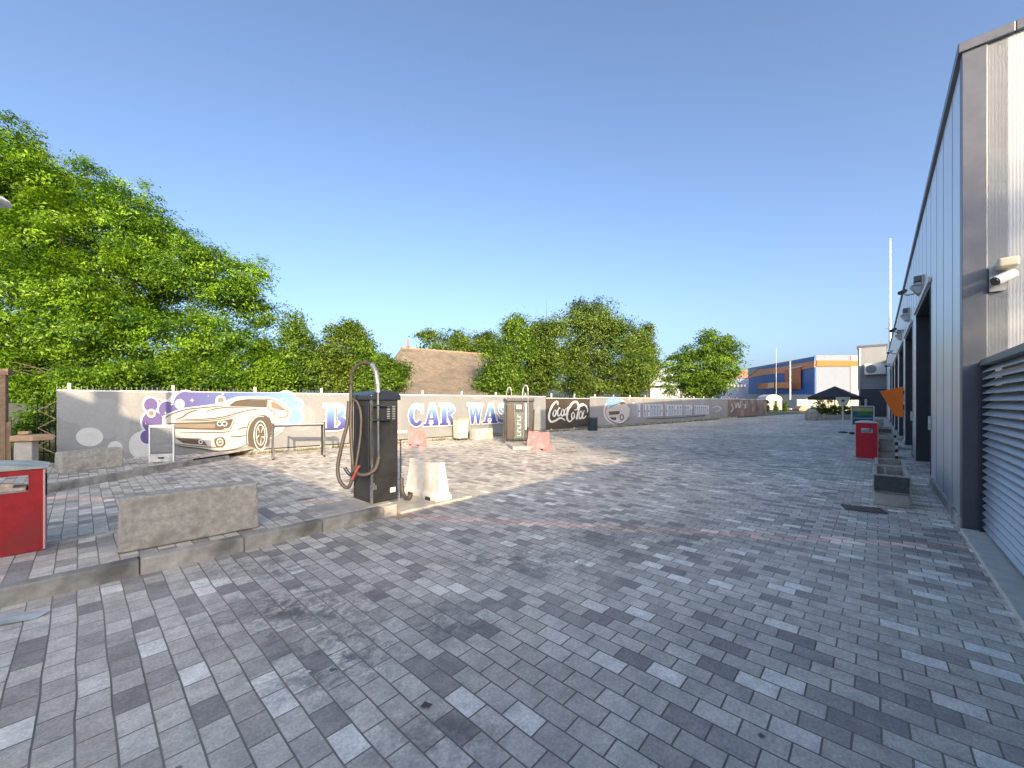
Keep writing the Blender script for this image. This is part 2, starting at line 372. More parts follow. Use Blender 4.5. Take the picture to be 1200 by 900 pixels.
def bt(px):
    k = (px-600)/F; return (10.95+9.54*k)/(30.95-27.66*k)*41.51
def bpt(px, py):                      # photo pixel -> (s, z) on the banner plane
    s = bt(px); Y = (FP0+FD*s).y; return s, H-(py-HY)*Y/F
class Prints:
    def __init__(s, parent): s.p = parent; s.layers = {}; s.k = .003; s.order = []
    def poly(s, key, pts, px=True):
        q = [bpt(*a) if px else a for a in pts]
        s.layers.setdefault(key, MB()).add([(a[0], -s.k, a[1]) for a in q], [tuple(range(len(q)))]); s.k += .0006
    def ell(s, key, cx, cy, rx, ry=None, rot=0, n=28):
        ry = ry or rx; c, d = math.cos(R(rot)), math.sin(R(rot))
        s.poly(key, [(cx+rx*math.cos(t)*c-ry*math.sin(t)*d, cy+rx*math.cos(t)*d+ry*math.sin(t)*c) for t in [2*math.pi*i/n for i in range(n)]])
    def stroke(s, key, pts, w, px=True, smooth=True, taper=True):
        P = [Vector((a[0], a[1], 0)) for a in pts]
        if smooth and len(P) > 2: P = spline(P, 5)
        L_, R_ = [], []; n = len(P)
        for i, p in enumerate(P):
            d = (P[min(i+1,n-1)]-P[max(i-1,0)]); d.normalize(); nn = Vector((-d.y, d.x, 0))
            ww = w/2*(1 if not taper else (.35+.65*math.sin(math.pi*min(max(i/(n-1),.03),.97))**.6))
            L_.append(p+nn*ww); R_.append(p-nn*ww)
        vs = []
        for a, b in zip(L_, R_):
            for t in (a, b): vs.append(bpt(t.x, t.y) if px else (t.x, t.y))
        s.layers.setdefault(key, MB()).add([(a[0], -s.k, a[1]) for a in vs], [(2*i, 2*i+1, 2*i+3, 2*i+2) for i in range(n-1)]); s.k += .0006
    def done(s, mats, names):
        for key, mb in s.layers.items():
            k = key.rstrip('0123456789'); mb.build(names[k], mats[k], s.p)

def banner_mat(name, base, pale, dark, bubbles=True):
    m = bpy.data.materials.new(name); m.use_nodes = True
    n = m.node_tree.nodes; l = m.node_tree.links; b = n['Principled BSDF']; b.inputs['Roughness'].default_value = .55
    tc = n.new('ShaderNodeTexCoord')
    mp = n.new('ShaderNodeMapping'); mp.inputs['Scale'].default_value = (1,0,1); l.new(tc.outputs['Object'], mp.inputs[0])
    v = n.new('ShaderNodeTexVoronoi'); v.inputs['Scale'].default_value = .75; l.new(mp.outputs[0], v.inputs['Vector'])
    r = n.new('ShaderNodeMapRange'); r.inputs[1].default_value = .36; r.inputs[2].default_value = .38; r.inputs[3].default_value = .45; r.inputs[4].default_value = 0
    l.new(v.outputs['Distance'], r.inputs[0])
    t = n.new('ShaderNodeTexNoise'); t.inputs['Scale'].default_value = .9; t.inputs['Detail'].default_value = 6; l.new(mp.outputs[0], t.inputs['Vector'])
    r2 = n.new('ShaderNodeMapRange'); r2.inputs[1].default_value = .35; r2.inputs[2].default_value = .65; l.new(t.outputs['Fac'], r2.inputs[0])
    x = n.new('ShaderNodeMix'); x.data_type = 'RGBA'; l.new(r2.outputs[0], x.inputs[0]); x.inputs[6].default_value = (*base,1); x.inputs[7].default_value = (*dark,1)
    x2 = n.new('ShaderNodeMix'); x2.data_type = 'RGBA'; l.new(x.outputs[2], x2.inputs[6]); x2.inputs[7].default_value = (*pale,1)
    if bubbles: l.new(r.outputs[0], x2.inputs[0])
    else: x2.inputs[0].default_value = 0
    f = n.new('ShaderNodeTexNoise'); f.inputs['Scale'].default_value = 14; f.inputs['Detail'].default_value = 6; l.new(tc.outputs['Object'], f.inputs['Vector'])
    r3 = n.new('ShaderNodeMapRange'); r3.inputs[3].default_value = .84; r3.inputs[4].default_value = 1.16; l.new(f.outputs['Fac'], r3.inputs[0])
    x3 = n.new('ShaderNodeMix'); x3.data_type = 'RGBA'; x3.blend_type = 'MULTIPLY'; x3.inputs[0].default_value = 1; l.new(x2.outputs[2], x3.inputs[6]); l.new(r3.outputs[0], x3.inputs[7])
    l.new(x3.outputs[2], b.inputs['Base Color'])
    w = n.new('ShaderNodeTexNoise'); w.inputs['Scale'].default_value = 1.6; mp2 = n.new('ShaderNodeMapping'); mp2.inputs['Scale'].default_value = (1.6,1,.4); l.new(tc.outputs['Object'], mp2.inputs[0]); l.new(mp2.outputs[0], w.inputs['Vector'])
    bp_ = n.new('ShaderNodeBump'); bp_.inputs['Strength'].default_value = .5; bp_.inputs['Distance'].default_value = .06; l.new(w.outputs['Fac'], bp_.inputs['Height']); l.new(bp_.outputs[0], b.inputs['Normal'])
    return m
BM1 = banner_mat('banner_print_grey', (.245,.25,.25), (.31,.325,.335), (.205,.215,.22))
BM2 = banner_mat('banner_print_pale', (.26,.255,.25), (.32,.33,.335), (.215,.22,.225))
BM3 = banner_mat('banner_print_brown', (.075,.055,.04), (.1,.08,.06), (.05,.038,.03), False)
BM4 = banner_mat('banner_print_rusty', (.22,.14,.10), (.3,.3,.28), (.09,.09,.09), True)
cream = mat('print_cream', (.44,.42,.385), .55, noise=.05, nscale=5)
pwhite = mat('print_white', (.50,.52,.55), .55, noise=.04)
pdark = mat('print_dark_brown', (.085,.065,.045), .55, noise=.1)
pmid = mat('print_brown', (.2,.16,.12), .55, noise=.1)
pnavy = mat('print_navy', (.05,.07,.14), .55, noise=.1)
bubm = grad_mat('print_bubbles', [(0,(.10,.065,.20)), (.3,(.085,.085,.25)), (.6,(.10,.17,.35)), (1,(.19,.33,.46))], 0, bt(165), bt(352))
letm = grad_mat('print_letters', [(0,(.045,.035,.15)), (.3,(.08,.10,.30)), (.65,(.14,.25,.44)), (1,(.32,.48,.58))], 2, .6, 1.55)

def banner(s0, s1, m, label, z0=.14, z1=1.9):
    t = thing('printed_banner', label, 'banner', FW(s0), FANG, 'banners on the fence')
    t_loc, _ = FR[t.name]
    return t
sA, sB, sC, sD, sE = 0., bt(639.5), bt(691), bt(853), bt(877)
def sheet(s0, s1, m, label, z0=.14, z1=1.9):
    t = thing('printed_banner', label, 'banner', FW(0), FANG, 'banners on the fence')
    MB().box(s0+.01, s1-.01, -.002, .001, z0, z1).build('sheet', m, t)
    hem = MB(); hem.box(s0+.01, s1-.01, -.006, -.0025, z1-.035, z1-.004); hem.build('hem', M['white'], t)
    return t
ba = sheet(sA, sB, BM1, 'long pale grey banner with a sports car in blue bubbles and blue wash lettering')
P = Prints(ba)
# faint large bubbles of the left end
for (x,y,rx,ry) in ((105,512,16,11),(135,525,9,8),(165,522,14,16)): P.ell('faint', x,y,rx,ry)
# bubble cloud: white rims then fill
blobs = [(179,494.5,12.5),(195.5,480,9.5),(217,472.5,13.5),(172.5,512,8),(335,470,10.5),(345,488,9),(330,482,8),(176.7,474.5,8),(348.5,473.5,5)]
for x,y,r in blobs: P.ell('white', x,y,r+2.3)
P.poly('white', [(205,459.2),(340,459.8),(352,470),(352,500),(200,500),(195,470)])
for x,y,r in blobs: P.ell('bub', x,y,r)
P.poly('bub', [(214,459.6),(338,460.4),(342,470),(341,492),(300,495),(205,490),(203,472)])
for x,y,r in ((186.8,470,3.2),(177.3,484.3,5.2),(210.5,473.5,5.8),(258.5,469.5,6.2),(184,505,0)):
    if r: P.ell('white', x,y,r)
for x,y,r in ((186.8,470,1.7),(177.3,484.3,3.0),(258.5,469.3,3.6)): P.ell('brown', x,y,r)
P.ell('cream', 210.5,473.5,4.6)
for x,y,r in ((225,469,3),(201,474,2),(170.5,496.5,1.4),(261,461.5,2.2),(244,464,1),(330,467.5,2.2),(336.5,471,1.8),(194,484,2.5)):
    P.poly('white', [(x-r,y),(x-r*.2,y-r*.2),(x,y-r),(x+r*.2,y-r*.2),(x+r,y),(x+r*.2,y+r*.2),(x,y+r),(x-r*.2,y+r*.2)])
# car
body = [(191,497),(192,489),(199,485.5),(215.5,479.5),(237.8,476.7),(251,475),(260,473),(269,469.5),(276.7,466.2),(299,465.6),(313.3,466),(322,468),(332,474),(339,480),(340.5,487),(334,494.5),(330,504.5),(314,514.5),(311,524),(304.5,528),(299,525),(290,521.5),(276.7,525.8),(260,528.6),(250,528),(237.8,525.8),(210,522.5),(196,517),(194,506)]
P.poly('white', [(x+(1.2 if x>270 else -1.3), y-1.4 if y<490 else y+.6) for x,y in body]); P.poly('cream', body)
P.poly('dark', [(268.5,476),(271,473),(277,469.8),(290,468.6),(313,468.6),(312.5,477.5),(296,476.8)])
P.poly('brown', [(317.5,470.8),(322,471.2),(331,477.5),(334,480),(320,478.6),(318,477)])
P.poly('dark', [(196,496),(206,495.2),(236,494.6),(262,492.8),(275,489.6),(274,495),(270.5,502.6),(258,504),(232,503.5),(206,502.6),(199,500.5)])
P.poly('brown', [(199,497.2),(240,496.6),(252,496.4),(252,501.6),(232,501.6),(202,500.2)])
for x in (257.3,263): P.ell('white', x,496.5,3.4,3); P.ell('dark', x,496.5,2.2,1.8)
P.stroke('white', [(266,491.5),(273,490.5),(272,496),(268.6,501.5),(262,502.6)], 1.0)
P.poly('dark', [(205,513),(235.5,513.6),(239,517),(243,521.8),(228,520.6),(214,519)]); P.ell('white', 235,517.6,2.6,2.8); P.ell('dark',235,517.6,1.3,1.5)
P.poly('dark', [(251,514),(255,512.3),(261,512),(264,516),(264,521),(260.5,523.8),(253,523.4),(251,519)])
P.ell('cream', 257.5,518,4.2,4.6); P.ell('dark',257.5,518,2.6,3); P.poly('white',[(257,516),(259.4,518),(256,519.4)])
for pts, w in (([(193,490),(199,486.2),(215.5,480.3),(237.8,477.6),(262,475.8)],1.3), ([(206,491.5),(214,488.5),(220,484),(230,480.5)],1.5), ([(214,491.5),(240,491),(262,488.4),(285,482),(304,479)],1.2),
               ([(206,493),(240,492.6),(262,490.6),(276,486.6)],.9),([(240,483),(252,479),(268,477.4),(288,477.4)],1.0),([(209,507),(240,506.6),(262,506.4),(271,504.6)],1.1),([(278,503.5),(285,501),(290,500.6)],1.2),
               ([(270,511.4),(280,511.2),(289,510)],1.2),([(196,517),(210,522.3),(237,525.8),(255,528.5),(277,525.6),(289,520.5)],1.4),([(313.5,468),(314.5,479),(321,483),(322,494)],.9),([(321,479.5),(336,481),(335,488),(324,489)],.9),
               ([(272,474.5),(277,470),(300,467.6),(322,469.5),(337.5,480)],.8),([(323,499),(316,512),(327,505)],.9),([(206,520),(240,523.4),(262,524)],.9)): P.stroke('dark', pts, w)
P.poly('dark', [(288.5,521.5),(287.8,508),(290,497),(296,489.6),(303,486.4),(310,486.2),(316,490),(319,499),(314,522),(304,527.6),(296,524)])
P.stroke('cream', [(290.3,521),(289.6,508),(292,498),(297.5,490.5),(303,487.8),(309,488.2)], 1.5)
P.ell('white',304.8,510,8.0,17.2); P.ell('dark',304.8,510,6.9,15.8); P.ell('cream',305,509.5,5.6,12.6); P.ell('dark',305,509.5,4.7,11)
for a in range(5):
    t = 2*math.pi*a/5+.3; P.poly('cream', [(305+.9*math.sin(t),509.5+1.6*math.cos(t)),(305+4.6*math.cos(t+.12),509.5+10.6*math.sin(t+.12)),(305+4.6*math.cos(t-.12),509.5+10.6*math.sin(t-.12))])
P.ell('dark',305,509.5,1.3,2.4)
# slab-serif lettering
LN = 0
def ringpts(cx, cz, ro, rzo, ri, rzi, a0, a1, n=12):
    o = [(cx+ro*math.cos(R(a0+(a1-a0)*i/n)), cz+rzo*math.sin(R(a0+(a1-a0)*i/n))) for i in range(n+1)]
    i_ = [(cx+ri*math.cos(R(a0+(a1-a0)*i/n)), cz+rzi*math.sin(R(a0+(a1-a0)*i/n))) for i in range(n, -1, -1)]
    return o, i_
def glyph(ch, e):
    q = lambda x0,x1,z0,z1: ('p', [(x0-e,z0-e),(x1+e,z0-e),(x1+e,z1+e),(x0-e,z1+e)])
    S = []
    def ring(cx,cz,ro,rzo,ri,rzi,a0,a1): S.append(('r', (cx,cz,ro+e,rzo+e,max(.01,ri-e),max(.01,rzi-e),a0,a1)))
    if ch == 'B':
        S += [q(.12,.42,0,1), q(0,.6,0,.1), q(0,.6,.9,1)]; ring(.55,.74,.32,.26,.08,.1,-90,90); ring(.58,.27,.38,.27,.1,.1,-90,90)
    if ch == 'C':
        ring(.52,.5,.5,.5,.2,.33,40,320); S += [q(.82,.95,.6,.95)]
    if ch == 'A':
        S += [('p',[(.42-e,1+e),(.62+e,1+e),(.3+e,.08),(.14-e,.08)]), ('p',[(.42-e,1+e),(.66+e,1+e),(.92+e,.08),(.6-e,.08)]), q(.3,.66,.26,.36), q(0,.38,0,.1), q(.52,1,0,.1)]
    if ch == 'R':
        S += [q(.12,.42,0,1), q(0,.52,0,.1), q(0,.55,.9,1)]; ring(.52,.73,.36,.27,.1,.1,-90,90); S.append(('p',[(.42-e,.46),(.66+e,.46),(.96+e,.06),(.66-e,.06)])); S.append(q(.62,1,0,.1))
    if ch == 'W':
        S += [('p',[(.08-e,.92),(.3+e,.92),(.38+e,0-e),(.25-e,0-e)]), ('p',[(.25-e,0-e),(.38+e,0-e),(.56+e,.9),(.44-e,.9)]), ('p',[(.44-e,.92),(.62+e,.92),(.74+e,0-e),(.6-e,0-e)]), ('p',[(.6-e,0-e),(.74+e,0-e),(.92+e,.9),(.8-e,.9)]), q(0,.4,.9,1), q(.45,1,.9,1)]
    if ch == 'S':
        ring(.5,.74,.4,.27,.16,.1,20,270); ring(.5,.27,.42,.28,.16,.1,-160,90); S.append(q(.8,.92,.68,.95)); S.append(q(.08,.2,.05,.34))
    if ch == 'H': S += [q(.1,.38,0,1), q(.62,.9,0,1), q(.3,.7,.44,.56), q(0,.46,0,.1), q(0,.46,.9,1), q(.54,1,0,.1), q(.54,1,.9,1)]
    return S
def put_glyph(ch, p0, p1, z0=.62, z1=1.52):
    global LN
    LN += 1
    s0, s1 = bt(p0), bt(p1); w = s1-s0; h = z1-z0
    for key, e in (('lwhite%d' % LN, .05), ('let%d' % LN, 0.)):
        for kind, d in glyph(ch, e):
            if kind == 'p': P.poly(key, [(s0+a*w, z0+b*h) for a, b in d], px=False)
            else:
                o_, i_ = ringpts(*d); n = len(o_)
                vs = [(s0+a*w, z0+b*h) for a, b in o_+i_]
                P.layers.setdefault(key, MB()).add([(a, -P.k, b) for a, b in vs], [(i, i+1, 2*n-2-i, 2*n-1-i) for i in range(n-1)]); P.k += .0006
for ch, a, b in (('B',379,407),('C',477.5,496),('A',495,515),('R',514,534),('W',546.5,565),('A',564,582),('S',581,593),('H',594,612)): put_glyph(ch, a, b)
for i in range(9): P.poly('small', [(448+i*3.2,504+(i%2)*.6),(450+i*3.2,504),(450+i*3.2,507.6),(448+i*3.2,507.6)])
P.done(dict(faint=mat('print_faint',(.47,.49,.48),.55,noise=.1), white=pwhite, bub=bubm, brown=pmid, cream=cream, dark=pdark, lwhite=pwhite, let=letm, small=pwhite),
       dict(faint='faint_bubbles', white='bubble_rims', bub='blue_bubbles', brown='brown_shading', cream='car_drawing', dark='car_outline', lwhite='letter_outline', let='letter', small='small_print'))
# cola banner
bb = sheet(sB, sC, BM3, 'dark brown banner with large white script lettering on the fence', z0=.18, z1=1.82)
P = Prints(bb)
q = lambda pts: [(635+x/14.12, 460+y/14.12) for x, y in pts]
for pts, w in (([(262,205),(255,150),(215,165),(160,240),(122,350),(118,430),(150,482),(215,470),(290,425),(340,430),(385,462)],2.4), ([(215,290),(190,320),(185,370),(205,395),(228,360),(235,310),(215,290),(190,320)],1.7),
      ([(300,270),(290,255),(262,300),(262,370),(285,385),(312,350)],1.7), ([(350,270),(325,310),(320,370),(345,385),(368,340),(362,290),(345,275)],1.6),([(405,255),(372,310),(376,375),(404,350)],1.5),([(430,240),(412,320),(414,375),(436,350)],1.5),
      ([(535,290),(585,275),(605,210),(570,155),(510,170),(455,245),(418,350),(420,440),(460,480),(505,440)],2.3), ([(520,320),(492,360),(496,420),(520,430),(538,380),(522,325)],1.6),([(690,190),(640,200),(600,320),(572,430),(600,420)],1.8),
      ([(655,300),(620,340),(615,410),(640,430),(668,370),(655,305)],1.6),([(700,290),(668,400),(690,425),(735,380)],1.6),([(650,230),(700,200),(735,235),(755,280),(748,330)],1.5)): P.stroke('w', q(pts), w)
P.done(dict(w=mat('print_script_white',(.72,.70,.64),.55)), dict(w='script_lettering'))
bc = sheet(sC, sD, BM2, 'pale banner with a round car emblem and blue lettering further along the fence')
P = Prints(bc)
P.ell('white', 722,482,15,15.5); P.ell('pink', 721.5,482,13,13.5); P.ell('white', 722,482.5,11.5,12); P.ell('bub', 719.5,471.5,9,6.5)
P.poly('cream', [(711,480),(718,476),(726,473),(734,474),(738,479),(737,488),(731,492),(716,491),(711,487)])
P.poly('dark', [(726,471.5),(731,470.5),(734,473),(727,474.4)]); P.poly('dark', [(713,482.4),(726,481.4),(726,485.4),(714,486.4)]); P.poly('dark', [(714,489),(722,489),(722,492.6),(717,492)])
P.ell('dark', 728.5,489,2.6,3.8); P.ell('cream', 728.5,489,1.3,2.4); P.stroke('dark', [(711,479.5),(718,475.6),(727,472.6),(735,474.5)], .7); P.stroke('dark', [(712,491),(720,496),(729,496),(738,490)], 1.0)
for x,y in ((716,470),(722,469.5),(737,468),(742,472)): P.poly('white',[(x-1.3,y),(x,y-1.3),(x+1.3,y),(x,y+1.3)])
# two rows of slab letters too worn and distant to read: drawn as letter-like strokes only
random.seed(4); x = 747.
while x < 829:
    w = 2.6*(1-(x-747)/170)
    t = 474.2+(x-747)*.02; b_ = 488-(x-747)*.045
    LN += 1; lk = 'let%d' % LN
    P.poly('white', [(x-.5,t-.7),(x+w+.5,t-.7),(x+w+.5,b_+.7),(x-.5,b_+.7)])
    P.poly(lk, [(x,t),(x+w*.38,t),(x+w*.38,b_),(x,b_)])
    r_ = random.random(); yy = (t+b_)/2 if r_ < .5 else t+1
    P.poly(lk, [(x+w*.38,yy),(x+w,yy),(x+w,yy+1.6),(x+w*.38,yy+1.6)])
    if r_ > .3: P.poly(lk, [(x+w*.7,yy+1.6),(x+w,yy+1.6),(x+w,b_),(x+w*.7,b_)])
    x += w*1.62 + (3 if random.random() < .12 else 0)
P.stroke('navy', [(757,490.5),(790,489.6),(826,487)], .8, taper=False)
P.done(dict(white=pwhite, pink=mat('print_mauve',(.36,.24,.27),.55), bub=bubm, cream=cream, dark=pdark, let=mat('print_slate_blue',(.13,.17,.27),.55,noise=.1), navy=pnavy),
       dict(white='white_print', pink='emblem_ring', bub='emblem_bubbles', cream='emblem_car', dark='emblem_lines', let='letter', navy='underline'))
bd = sheet(sD, sE+6, BM4, 'rusty brown worn banner with pale scribbles at the far end of the fence')
P = Prints(bd)
for pts in ([(861,471),(862.5,478),(864.5,472),(866.5,478),(868,471)], [(857,473),(859,479),(856,483)], [(871,474),(873,474.5),(873,478),(871,478)], [(835,478),(840,476),(845,479),(838,483)]): P.stroke('w', pts, .9)
P.done(dict(w=pwhite), dict(w='scribbles'))

# grass tufts along the fence foot
rng = np.random.default_rng(3)
def quadmesh(name, V, tint, m, parent=None):      # V: (N,4,3)
    N = len(V); me = bpy.data.meshes.new(name)
    me.vertices.add(N*4); me.vertices.foreach_set('co', V.reshape(-1).astype(np.float32))
    me.loops.add(N*4); me.loops.foreach_set('vertex_index', np.arange(N*4, dtype=np.int32))
    me.polygons.add(N); me.polygons.foreach_set('loop_start', np.arange(0, N*4, 4, dtype=np.int32))
    try: me.polygons.foreach_set('loop_total', np.full(N, 4, dtype=np.int32))
    except Exception: pass
    a = me.attributes.new('tint', 'FLOAT', 'FACE'); a.data.foreach_set('value', tint.astype(np.float32))
    me.update(calc_edges=True); me.validate(); me.materials.append(m)
    o = bpy.data.objects.new(name, me); C.objects.link(o)
    if parent: o.parent = parent
    return o
def blades(base, h, w, rng):
    N = len(base); a = rng.uniform(0, 2*np.pi, N); d = np.stack([np.cos(a), np.sin(a), np.zeros(N)], 1)
    lean = rng.normal(0, .45, (N,3)); lean[:,2] = 0
    hh = (h*rng.uniform(.4,1,N))[:,None]; up = np.array([[0,0,1.]])
    ww = w*rng.uniform(.6,1.2,N)[:,None]
    return np.stack([base-d*ww, base+d*ww, base+d*ww*.2+up*hh+lean*hh, base-d*ww*.2+up*hh+lean*hh], 1)
GRASS = leaf_mat('grass_blades', (.06,.075,.02), (.20,.19,.07), .2)
LEAFA = leaf_mat('walnut_leaves', (.02,.075,.006), (.26,.44,.02), .37)
LEAFB = leaf_mat('willow_leaves', (.035,.08,.012), (.23,.32,.035), .33)
LEAFC = leaf_mat('olive_leaves', (.03,.07,.012), (.20,.29,.035), .32)
LEAFD = leaf_mat('fresh_leaves', (.03,.085,.010), (.22,.35,.03), .34)
s = rng.uniform(2.5, 40, 9000); of = rng.uniform(-.0, .22, 9000)*rng.uniform(.3,1,9000)
keep = rng.random(9000) < .35+.6*np.sin(s*3.1)**2
s = s[keep]; of = of[keep]
base = np.array([list(FW(a, b, .0)) for a, b in zip(s, of)])
g = quadmesh('grass', blades(base, .13, .006, rng), rng.random(len(base)), GRASS); g['kind'] = 'stuff'
b2 = np.stack([rng.uniform(-16,-9.2,12000), rng.uniform(9.0,22,12000), np.full(12000,-.02)], 1)
b2 = b2[(b2[:,1]-9.54) > (b2[:,0]+10.95)*.894+.3]
g = quadmesh('weeds', blades(b2, .35, .012, rng), rng.random(len(b2)), GRASS); g['kind'] = 'stuff'

# ------------------------------------------------------------------ trees
def leaves(blobs, n, size, rng, clump=.55, flat=.55, per=55, aspect=.42):
    blobs = np.array(blobs, float); out_ = []
    for b_ in blobs:
        k_ = 14 if b_[3] > 1.2 else 8
        dd = rng.normal(size=(k_,3)); dd /= np.linalg.norm(dd,axis=1)[:,None]
        for q_ in dd:
            f_ = rng.uniform(.2,.38); c_ = b_[:3]+q_*b_[3:6]*rng.uniform(.66,.9); out_.append([*c_, *(b_[3:6]*f_)])
        out_.append([*b_[:3], *(b_[3:6]*.72)])
    blobs = np.array(out_); area = (blobs[:,3]*blobs[:,4]+blobs[:,3]*blobs[:,5]+blobs[:,4]*blobs[:,5])
    nc = max(8, n//per); which = rng.choice(len(blobs), nc, p=area/area.sum())
    d = rng.normal(size=(nc,3)); d /= np.linalg.norm(d,axis=1)[:,None]
    rad = np.where(rng.random(nc) < .88, rng.uniform(.8,1.05,nc), rng.uniform(.4,.8,nc))
    cen = blobs[which,:3] + d*blobs[which,3:6]*rad[:,None]
    # drop clumps buried inside another blob
    bur = np.zeros(nc, bool)
    for k,b in enumerate(blobs):
        q = (((cen-b[:3])/b[3:6])**2).sum(1); bur |= (q < .42) & (which != k)
    keep = ~bur | (rng.random(nc) < .25); cen = cen[keep]; d = d[keep]; nc = len(cen)
    ctint = rng.normal(-.04,.24,nc); csz = clump*rng.uniform(.55,1.35,nc)
    m = per; idx = np.repeat(np.arange(nc), m); N = len(idx)
    off = rng.normal(0,.5,(N,3))*csz[idx][:,None]; off[:,2] *= flat
    off[:,2] -= .25*(off[:,0]**2+off[:,1]**2)/np.maximum(csz[idx],.1)
    pos = cen[idx]+off
    out = d[idx]+rng.normal(0,.45,(N,3))+np.array([0,0,.75]); out /= np.linalg.norm(out,axis=1)[:,None]
    t = rng.normal(size=(N,3)); t[:,2] -= .35; t -= (t*out).sum(1)[:,None]*out; t /= np.linalg.norm(t,axis=1)[:,None]
    b = np.cross(out,t); L = (size*rng.uniform(.6,1.3,N))[:,None]; Wd = L*aspect
    V = np.stack([pos-t*L*.5, pos+b*Wd*.5+out*L*.06, pos+t*L*.5-out*L*.12, pos-b*Wd*.5+out*L*.06], 1)
    tint = np.clip(.45+ctint[idx]+rng.normal(0,.16,N), 0, 1)
    return V, tint, cen
def tree(name, label, cat, base, blobs, n, size, m, seed, trunk=.2, group=None, limbs=7, **kw):
    rg = np.random.default_rng(seed); base = Vector(base)
    t = thing(name, label, cat, base, 0, group)
    bl = [(b[0]-base.x, b[1]-base.y, b[2]-base.z, *b[3:]) for b in blobs]
    V, tint, cen = leaves(bl, n, size, rg, **kw)
    V[:,:,2] = np.maximum(V[:,:,2], .02)
    quadmesh('crown', V, tint, m, t)
    zt = max(b[2] for b in bl); mx = sum(b[0] for b in bl)/len(bl); my = sum(b[1] for b in bl)/len(bl)
    mb = MB(); top = Vector((mx*.5, my*.5, zt*.6))
    mb.tube(spline([(0,0,-.1),(rg.normal(0,.1),rg.normal(0,.1),zt*.25),top], 5), trunk, 9, trunk*.5)
    for i in rg.choice(len(cen), min(limbs*4, len(cen)), replace=False):
        c = Vector(cen[i]); a = Vector((0,0,0)).lerp(top, rg.uniform(.45,1)); mid = a.lerp(c,.5)+Vector((0,0,.08*(c-a).length))
        mb.tube(spline([a, mid, a.lerp(c, .95)], 4), trunk*.22*rg.uniform(.5,1), 5, trunk*.05)
    mb.build('trunk', M['bark'], t, smooth=True)
    return t
def blob(px, py, Y, r, ry=None, rz=None):
    p = at(px, py, Y); rx = r*Y/F; rz = (rz or r)*Y/F; return (p.x, p.y, p.z, rx, ry or rx, rz)
# big tree on the left: blobs given by where they stand (distance Y) and how far they reach
Yb = 17.
big = [blob(-20,194,Yb-1,62,3.2,62), blob(60,226,Yb,62,3.4,62), blob(125,266,Yb+.5,62,3.2,66), blob(195,300,Yb+.5,58,2.8,62), blob(250,326,Yb,44,2.3,46), blob(284,345,Yb-.3,34,1.6,42),
       blob(20,330,Yb-2,70,2.2,70), blob(110,370,Yb-2,66,2.2,60), blob(200,395,Yb-1.6,60,2.0,50), blob(275,398,Yb-1.4,36,1.6,38), blob(-60,270,Yb,80,3.4,90), blob(-90,180,Yb+1,70,3.2,70), blob(-70,380,Yb-2,60,2.,60), blob(10,405,Yb-1.5,50,1.8,46), blob(60,300,Yb+1,60,2.5,60), blob(150,350,Yb+1.2,60,2.4,60), blob(70,420,Yb-1,46,1.6,36)]
tree('walnut_tree', 'huge bright green broadleaf tree filling the left side behind the fence', 'tree', (at(110,471,Yb+.5).x, Yb+.5, 0), big, 380000, .135, LEAFA, 1, trunk=.38, limbs=6, clump=.42, per=60, aspect=.42)
def px_tree(name, label, Y, bl, n, size, m, seed, trunk=.13, **kw):
    bb_ = [blob(a[0], a[1], Y+(a[4] if len(a) > 4 else 0), a[2], None, a[3]) for a in bl]
    cx = sum(a[0] for a in bl)/len(bl)
    return tree(name, label, 'tree', (at(cx,471,Y).x, Y, -.02), bb_, n, size, m, seed, trunk=trunk, **kw)
px_tree('hedge_shrub', 'dense leafy shrub growing under the big tree at the left end of the fence', 12.6, [(45,455,20,22),(62,478,14,22),(40,500,16,24),(95,445,28,16),(150,440,34,20),(205,440,30,22,1.2),(250,438,30,26,1.8),(295,432,28,30,2.2),(325,440,20,26,2.4),(15,440,22,30,1.5),(-20,430,22,34,1.5),(25,420,22,26,2.5)], 78000, 0.104, LEAFA, 2, clump=.34, per=45)
px_tree('young_tree', 'slim upright young tree with spiky shoots right of the big tree', 16.0, [(338,425,26,44),(320,430,22,36),(352,378,5,30),(334,384,5,26),(347,395,10,24),(345,440,24,28),(362,430,14,30)], 30000, 0.112, LEAFD, 3, clump=.32, per=40)
px_tree('leafy_bush', 'yellow green rounded bush between the spiky young tree and the brown roof', 16.5, [(400,412,27,33),(385,435,26,28),(425,430,22,30),(412,392,15,14),(370,420,12,26)], 30000, 0.120, LEAFB, 4, clump=.38, per=45)
px_tree('leafy_bush', 'small green bush overlapping the left edge of the brown roof', 16.2, [(448,438,18,24),(464,440,14,22),(432,412,12,22),(430,446,20,18),(448,424,12,14)], 22500, 0.112, LEAFD, 5, clump=.34, per=45)
px_tree('locust_tree', 'sparse grey green tree with thin drooping sprays behind the brown roof', 42, [(512,400,22,12),(502,392,14,6),(530,392,14,7),(525,405,22,12)], 3900, 0.320, LEAFC, 6, clump=.7, per=22)
px_tree('rounded_tree', 'low yellow green tree behind the right end of the brown roof', 36, [(548,404,16,18),(565,408,18,22),(538,412,16,12),(575,398,12,14)], 13500, 0.216, LEAFB, 7, clump=.8, per=45)
px_tree('dense_tree', 'dark dense tree with a low crown just right of the brown roof', 25, [(588,425,22,40),(606,385,15,20),(592,445,22,24),(572,445,12,16),(603,405,18,26)], 33000, 0.160, LEAFD, 8, clump=.6, per=48)
px_tree('dense_tree', 'olive green tree with bare twigs on top, left of the tall round tree', 27, [(632,398,20,28),(640,425,25,36),(622,440,20,28),(648,382,14,18)], 33000, 0.168, LEAFC, 9, clump=.6, per=48)
